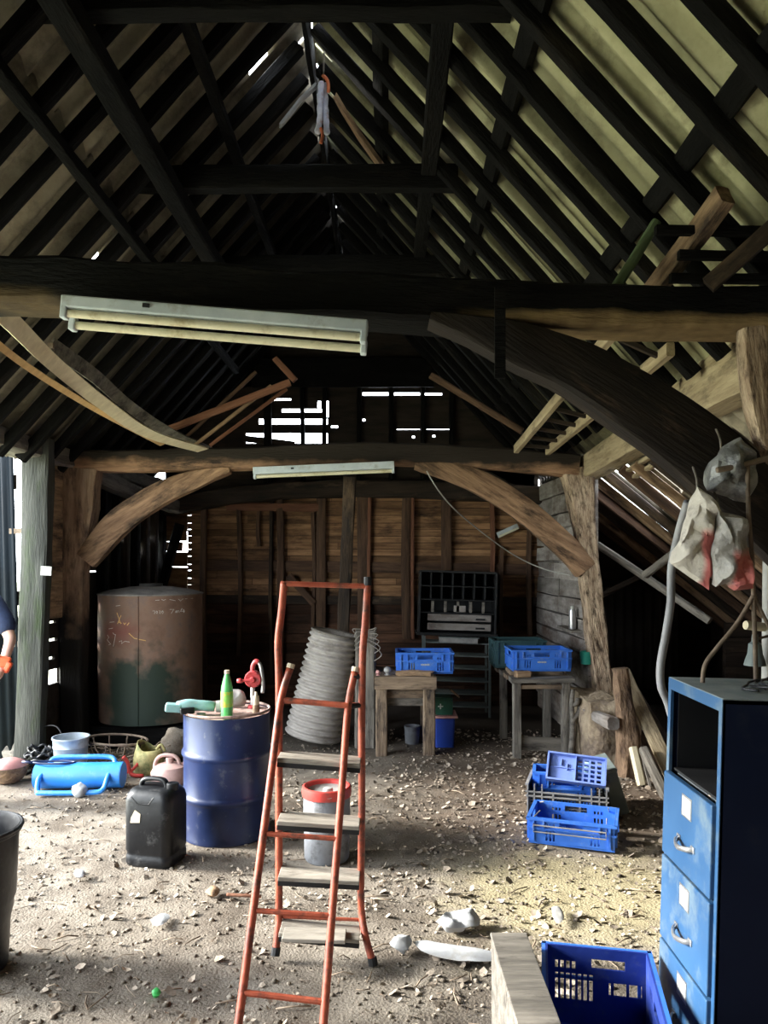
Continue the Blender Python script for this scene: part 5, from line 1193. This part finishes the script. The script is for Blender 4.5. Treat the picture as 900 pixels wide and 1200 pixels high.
# bent strips
def ribbon(name, label, pts, wv, th, mat):
    o = thing(name, label, 'strip', pts[0]); io = WM[o.name].inverted()
    cs = curve([io @ p for p in pts], 40); b = MB(); n = len(cs)
    for i, p in enumerate(cs):
        t = (cs[min(i+1,n-1)]-cs[max(i-1,0)]).normalized()
        f = i/(n-1); wd = V(wv[0])*(1-f)+V(wv[1])*f; nn = t.cross(wd).normalized()*th/2
        b.v += [p-wd/2-nn, p+wd/2-nn, p+wd/2+nn, p-wd/2+nn]
    for i in range(n-1):
        for k in range(4): b.f.append((4*i+k, 4*i+(k+1) % 4, 4*i+4+(k+1) % 4, 4*i+4+k))
    b.f += [(3,2,1,0), tuple(4*(n-1)+k for k in range(4))]
    b.build('strip_body', mat, o, smooth=30)
    return o
rb_ = ribbon('bent_board', 'wide cream board sagging from the near tie beam down to the rear one', [W(-45,330,3.3), W(8,372,3.5), W(62,425,4.2), W(120,472,5.1), W(175,508,6.0), W(238,527,6.85)], [(.03,.02,.085),(.10,.0,.03)], .016, 'stripcream')
gb_ = ribbon('bent_board', 'dull grey board sagging just behind the wide cream one', [W(60,405,4.6), W(110,440,5.2), W(150,475,5.8), W(195,505,6.4), W(243,527,6.95)], [(.02,.02,.10),(.10,.0,.03)], .014, 'greywood')
MB().box((0,0,0),(.03,.02,.03)).build('nail_head', 'rust', gb_)
MB().box((0,0,0),(.04,.02,.03)).build('nail_head', 'rust', rb_)
rb2 = ribbon('bent_lath', 'narrow orange brown lath sagging below the wide cream board', [W(-40,370,3.4), W(8,412,3.6), W(60,448,4.3), W(120,484,5.3), W(190,521,6.75)], [(.015,.015,.03),(.04,0,.015)], .012, 'striporange')
MB().box((0,0,0),(.03,.02,.02)).build('nail_head', 'rust', rb2)
# rag and twine at the ridge
rg = thing('hanging_rag', 'pale twisted rag bound with orange twine hanging from the ridge', 'rag', W(380,92,5.25))
iG = WM[rg.name].inverted()
b = MB(); b.tube(curve([iG @ W(*p) for p in [(380,60,5.25),(379,90,5.25)]]+[iG @ W(379,98,5.25)],6), .006, 6); b.build('string', 'wire', rg)
for pts in ([(377,96,5.25),(375,115,5.25),(375,138,5.24),(372,156,5.24)],[(382,98,5.27),(381,118,5.27),(382,140,5.26),(383,157,5.26)]):
    b = MB(); b.tube(curve([iG @ W(*p) for p in pts],14), [.016+.008*abs(math.sin(i*1.1)) for i in range(15)], 9); b.build('rag_strand', 'rag', rg, smooth=True)
b = MB(); b.tube(curve([iG @ W(*p) for p in [(376,150,5.22),(378,158,5.22),(376,168,5.22)]],8), .012, 6); b.tube(curve([iG @ W(*p) for p in [(378,88,5.22),(384,95,5.22),(385,108,5.22)]],8), .012, 6); b.build('orange_twine', 'orangecord', rg, smooth=True)
frame('broken_lath', [W(393,112,5.1), W(412,145,5.1), W(446,194,5.15)], .05, .03, 'tan', 'pale broken lath slanting right of the hanging rag', 'lath', rough=.006, ragged=(.04,.03))
frame('broken_lath', [W(371,100,5.3), W(352,118,5.3), W(330,146,5.3)], .045, .02, 'paper', 'torn whitish strip slanting left of the hanging rag', 'lath', rough=.006, ragged=(.03,.03))
# ladder stowed in the roof, poles and laths
rl = thing('roof_ladder', 'pale wooden ladder stowed from the rear tie beam up behind the near one', 'ladder', W(622,528,6.75))
A1, B1 = V((1.1625,6.75,CAMZ+.965)), V((1.255,4.1,CAMZ+1.25)); A2, B2 = V((1.44,6.75,CAMZ+.95)), V((1.53,4.1,CAMZ+1.12))
timber('rail', [A1,B1], .045, .075, 'cutpine', parent=rl, rough=.002); timber('rail', [A2,B2], .045, .075, 'cutpine', parent=rl, rough=.002)
for i in range(10):
    f = .05+i*.1; timber('rung', [A1.lerp(B1,f), A2.lerp(B2,f)], .03, .028, 'charbrown', parent=rl, rough=.001)
frame('slanted_strut', [W(764,342,3.22), W(806,288,3.0), W(850,228,2.8)], .06, .085, 'tan', 'tan sawn strut slanting above the right end of the near tie beam', 'strut', rough=.006)
frame('green_pole', [W(721,338,3.15), W(745,300,3.15), W(769,260,3.15)], .04, .04, 'greenpole', 'green stained pole slanting left of the tan strut', 'pole', rough=.003, chamfer=.6)
for i, (py, xa) in enumerate([(270,768),(299,795),(326,785)]):
    frame('cross_lath', [W(xa,py,2.93), W(860,py+1,2.93), W(930,py+2,2.93)], .03, .035, 'char', 'black cross lath behind the tan strut, %s from the top' % ORD[i], 'lath', group='black cross laths at the right', rough=.003)
frame('slanted_strut', [W(830,335,2.9), W(870,300,2.85), W(925,250,2.8)], .05, .06, 'charbrown', 'brown strut rising to the right edge above the near tie beam', 'strut', rough=.005)
for i, (a, c, m, lab) in enumerate([((198,503,6.6),(340,448,6.6),'redwood','reddish pole slanting across the rear left rafters'),((212,518,6.7),(300,436,6.8),'stud','thin brown lath steeply behind the reddish pole'),
        ((246,522,6.7),(336,456,6.9),'redwood','thin reddish lath under the right end of the reddish pole'),((322,420,6.9),(346,446,6.9),'redwood','short thick reddish block at the top of the reddish pole'),((228,522,6.75),(318,452,6.85),'tan','thin tan lath between the two reddish ones')]):
    frame('roof_lath', [W(*a), W(*c)], .05 if i in (0,3) else .03, .055 if i in (0,3) else .03, m, lab, 'lath', rough=.004)
for i, (a, c, m, lab) in enumerate([((505,440,7.2),(612,505,7.0),'stud','brown pole slanting across the rear right rafters'),((756,674,6.6),(828,620,5.95),'greywood','upper pole of the crossed poles in the dark aisle'),((700,638,7.4),(832,728,6.6),'greywood','lower pole of the crossed poles in the dark aisle'),((700,700,8.3),(757,672,8.1),'charbrown','short dark pole left of the crossed poles')]):
    frame('loose_pole', [W(*a), W(*c)], .06, .06, m, lab, 'pole', rough=.006, chamfer=.65)
for i, (a, c) in enumerate([((735,552,6.45),(800,512,5.15)),((742,560,6.45),(806,520,5.2))]):
    frame('pale_batten', [W(*a), W(*c)], .05, .03, 'cutpine', 'pale batten under the yellow beam, the %s of two' % ('upper' if i == 0 else 'lower'), 'batten', rough=.002)
# fallen paper and scraps on the floor
def scrap(name, label, px, mat, th, cat='scrap', jit=.02, grp=None):
    pts = []
    for x, y in px: 
        Y = GY(y); p = W(x, y, Y); p.z = .012; pts.append(p)
    o = crumple(name, mat, pts, th, jit, normal=(0,0,1), n=4)
    o.location.z += th*.5
    return tag(o, label, cat, grp)
scrap('paper_scrap', 'crumpled white paper bag on the floor right of the step ladder', [(512,1088),(530,1078),(560,1078),(562,1088),(545,1093),(525,1094)], 'paper', .028, jit=.03)
scrap('paper_strip', 'long pale paper strip on the floor by the wooden box', [(484,1109),(500,1107),(575,1118),(576,1131),(540,1130),(500,1121)], 'paper', .006, jit=.012)
scrap('paper_scrap', 'small white scrap at the left end of the paper strip', [(457,1112),(468,1105),(482,1108),(478,1118),(464,1118)], 'paper', .022, jit=.02)
scrap('plastic_scrap', 'bright green scrap of plastic on the floor at the lower left', [(178,1166),(184,1162),(189,1166),(186,1171),(180,1171)], 'greensc', .012, jit=.01)
scrap('paper_scrap', 'pale shell-like scrap in the litter left of the step ladder', [(177,1082),(190,1074),(199,1077),(192,1087),(180,1088)], 'paper', .008, jit=.01)
scrap('paper_scrap', 'flat grey scrap on the floor between the keg and the crates', [(646,1067),(655,1066),(661,1078),(654,1086),(648,1078)], 'greyalloy', .006, jit=.008)
scrap('stone_chip', 'cream stone on the floor left of the step ladder near its foot', [(240,1050),(248,1043),(257,1046),(256,1052),(247,1055)], 'tan', .02, 'stone', jit=.006)
scrap('stone_chip', 'small pale stone on the open floor below the blue post driver', [(86,1028),(92,1024),(100,1026),(98,1031),(90,1032)], 'paper', .015, 'stone', jit=.004)
tw = thing('fallen_stick', 'thin reddish stick lying beside the cream stone', 'stick', (W(275,1052,GY(1052)).x, GY(1052), .012))
b = MB(); b.tube(curve([(-.04,0,.004),(.05,-.02,.008),(.14,-.02,.004)],10), .009, 6); b.build('stick_shaft', 'redwood', tw, smooth=True)
b = MB(); b.tube([(.05,-.02,.008),(.08,.02,.012)], .005, 6); b.build('side_twig', 'redwood', tw, smooth=True)
# ------------------------------------------------------------------ litter nobody could count
def dens(x, y):
    d = .18+.5*noise.noise(V((x*1.3, y*1.3, 5)))
    if y > 5.0: d += .35
    if x > .2 and y > 3.2: d += .35
    if y > 7.2: d -= .2
    if x < -1.2 and y > 4.6: d -= .3
    return d
lf = MB(); made = 0
while made < 7500:
    y = R.uniform(2.5, 7.9); x = R.uniform(-.56*y, .56*y)
    if x < -2.8 or x > 3 or R.random() > dens(x, y): continue
    made += 1
    s = R.choice((.006,.008,.008,.011,.011,.014,.018,.025))*R.uniform(.7,1.3); a = R.uniform(0,2*PI); e = Euler((R.uniform(-.6,.6), R.uniform(-.6,.6), a)).to_matrix()
    k = R.uniform(.4,.8); c = V((x, y, fz(x, y)+.006+s*.12)); cu = R.uniform(-.3,.5)*s
    vs = [c+e @ V(p) for p in ((-s,0,cu),(-s*.3,-s*k,0),(s*.5,-s*k*.8,0),(s,0,cu),(s*.5,s*k*.8,cu*.3),(-s*.3,s*k,cu*.5),(0,0,-cu*.3))]
    b0 = len(lf.v); lf.v += vs; lf.f += [(b0+i, b0+(i+1) % 6, b0+6) for i in range(6)]
o = lf.build('leaf_litter', 'leaf'); o['kind'] = 'stuff'; tag(o, 'dry leaves and wood chips scattered over the earth floor', 'litter')
cl = MB(); cube = [(-1,-1,-1),(1,-1,-1),(1,1,-1),(-1,1,-1),(-.7,-.7,1),(.7,-.7,1),(.7,.7,1),(-.7,.7,1)]; cf = [(0,3,2,1),(4,5,6,7),(0,1,5,4),(1,2,6,5),(2,3,7,6),(3,0,4,7)]
for i in range(5200):
    y = R.uniform(2.5, 7.6); x = R.uniform(-.56*y, .56*y)
    if x < -2.85 or x > 3: continue
    s = R.choice((.003,.004,.005,.007,.010))*R.uniform(.6,1.2); e = Euler((R.uniform(-.5,.5),R.uniform(-.5,.5),R.uniform(0,6))).to_matrix(); c = V((x,y,fz(x,y)+s*.3))
    cl.add([c+e @ V((p[0]*s*R.uniform(.7,1.4), p[1]*s*R.uniform(.7,1.3), p[2]*s*.6)) for p in cube], cf)
o = cl.build('earth_clods', 'clod', smooth=True); o['kind'] = 'stuff'; tag(o, 'small earth clods and grit on the floor', 'earth')
tg = MB()
for i in range(420):
    y = R.uniform(2.6, 7.0); x = R.uniform(-.54*y, .54*y)
    if x < -2.8: continue
    a = R.uniform(0, PI); l = R.uniform(.03,.14); z = fz(x,y)+.008
    tg.tube([(x-math.cos(a)*l/2,y-math.sin(a)*l/2,z),(x+R.uniform(-.01,.01),y+R.uniform(-.01,.01),z+R.uniform(0,.012)),(x+math.cos(a)*l/2,y+math.sin(a)*l/2,z)], R.uniform(.0015,.004), 4)
o = tg.build('fallen_twigs', 'twig', smooth=True); o['kind'] = 'stuff'; tag(o, 'short dry twigs scattered over the earth floor', 'twigs')
SKY, SUN, EXPO = 6.0, 9.0, 1.18
# ------------------------------------------------------------------ camera, light
cam = bpy.data.cameras.new('camera'); co = bpy.data.objects.new('camera', cam); COL.objects.link(co)
co.location = (0,0,CAMZ); co.rotation_euler = (PI/2,0,0)
cam.sensor_width = 36; cam.lens = 27; cam.shift_y = 55/1200; cam.clip_end = 300; cam.clip_start = .05
SC.camera = co
w = bpy.data.worlds.new('sky'); SC.world = w; w.use_nodes = True
t = w.node_tree; t.nodes.clear()
wo = t.nodes.new('ShaderNodeOutputWorld'); bg = t.nodes.new('ShaderNodeBackground')
bg.inputs[0].default_value = (.86,.93,1.0,1); bg.inputs[1].default_value = SKY
t.links.new(bg.outputs[0], wo.inputs[0])
def area(name, loc, rot, sx, sy, energy=0, portal=False, col=(1,1,1)):
    l = bpy.data.lights.new(name, 'AREA'); l.shape = 'RECTANGLE'; l.size = sx; l.size_y = sy; l.energy = energy; l.color = col
    l.cycles.is_portal = portal
    o = bpy.data.objects.new(name, l); o.location = loc; o.rotation_euler = rot; COL.objects.link(o); return o
area('doorway_portal', (-3.05,3.6,1.36), (0,-PI/2,0), 2.7, 5.4, 1, True)
s = bpy.data.lights.new('hazy_sun', 'SUN'); s.energy = SUN; s.angle = math.radians(16); s.color = (1,.97,.90)
so = bpy.data.objects.new('hazy_sun', s); COL.objects.link(so)
so.rotation_euler = V((1,-.10,-.42)).to_track_quat('-Z','Y').to_euler()
so.location = (-8,4,6)
vs = SC.view_settings
vs.view_transform = 'Standard'; vs.look = 'None'; vs.exposure = EXPO; vs.gamma = 1; vs.use_curve_mapping = False
SC.cycles.use_denoising = True
SC.cycles.max_bounces = 10; SC.cycles.diffuse_bounces = 6; SC.cycles.sample_clamp_indirect = 6
SC.cycles.caustics_reflective = False; SC.cycles.caustics_refractive = False
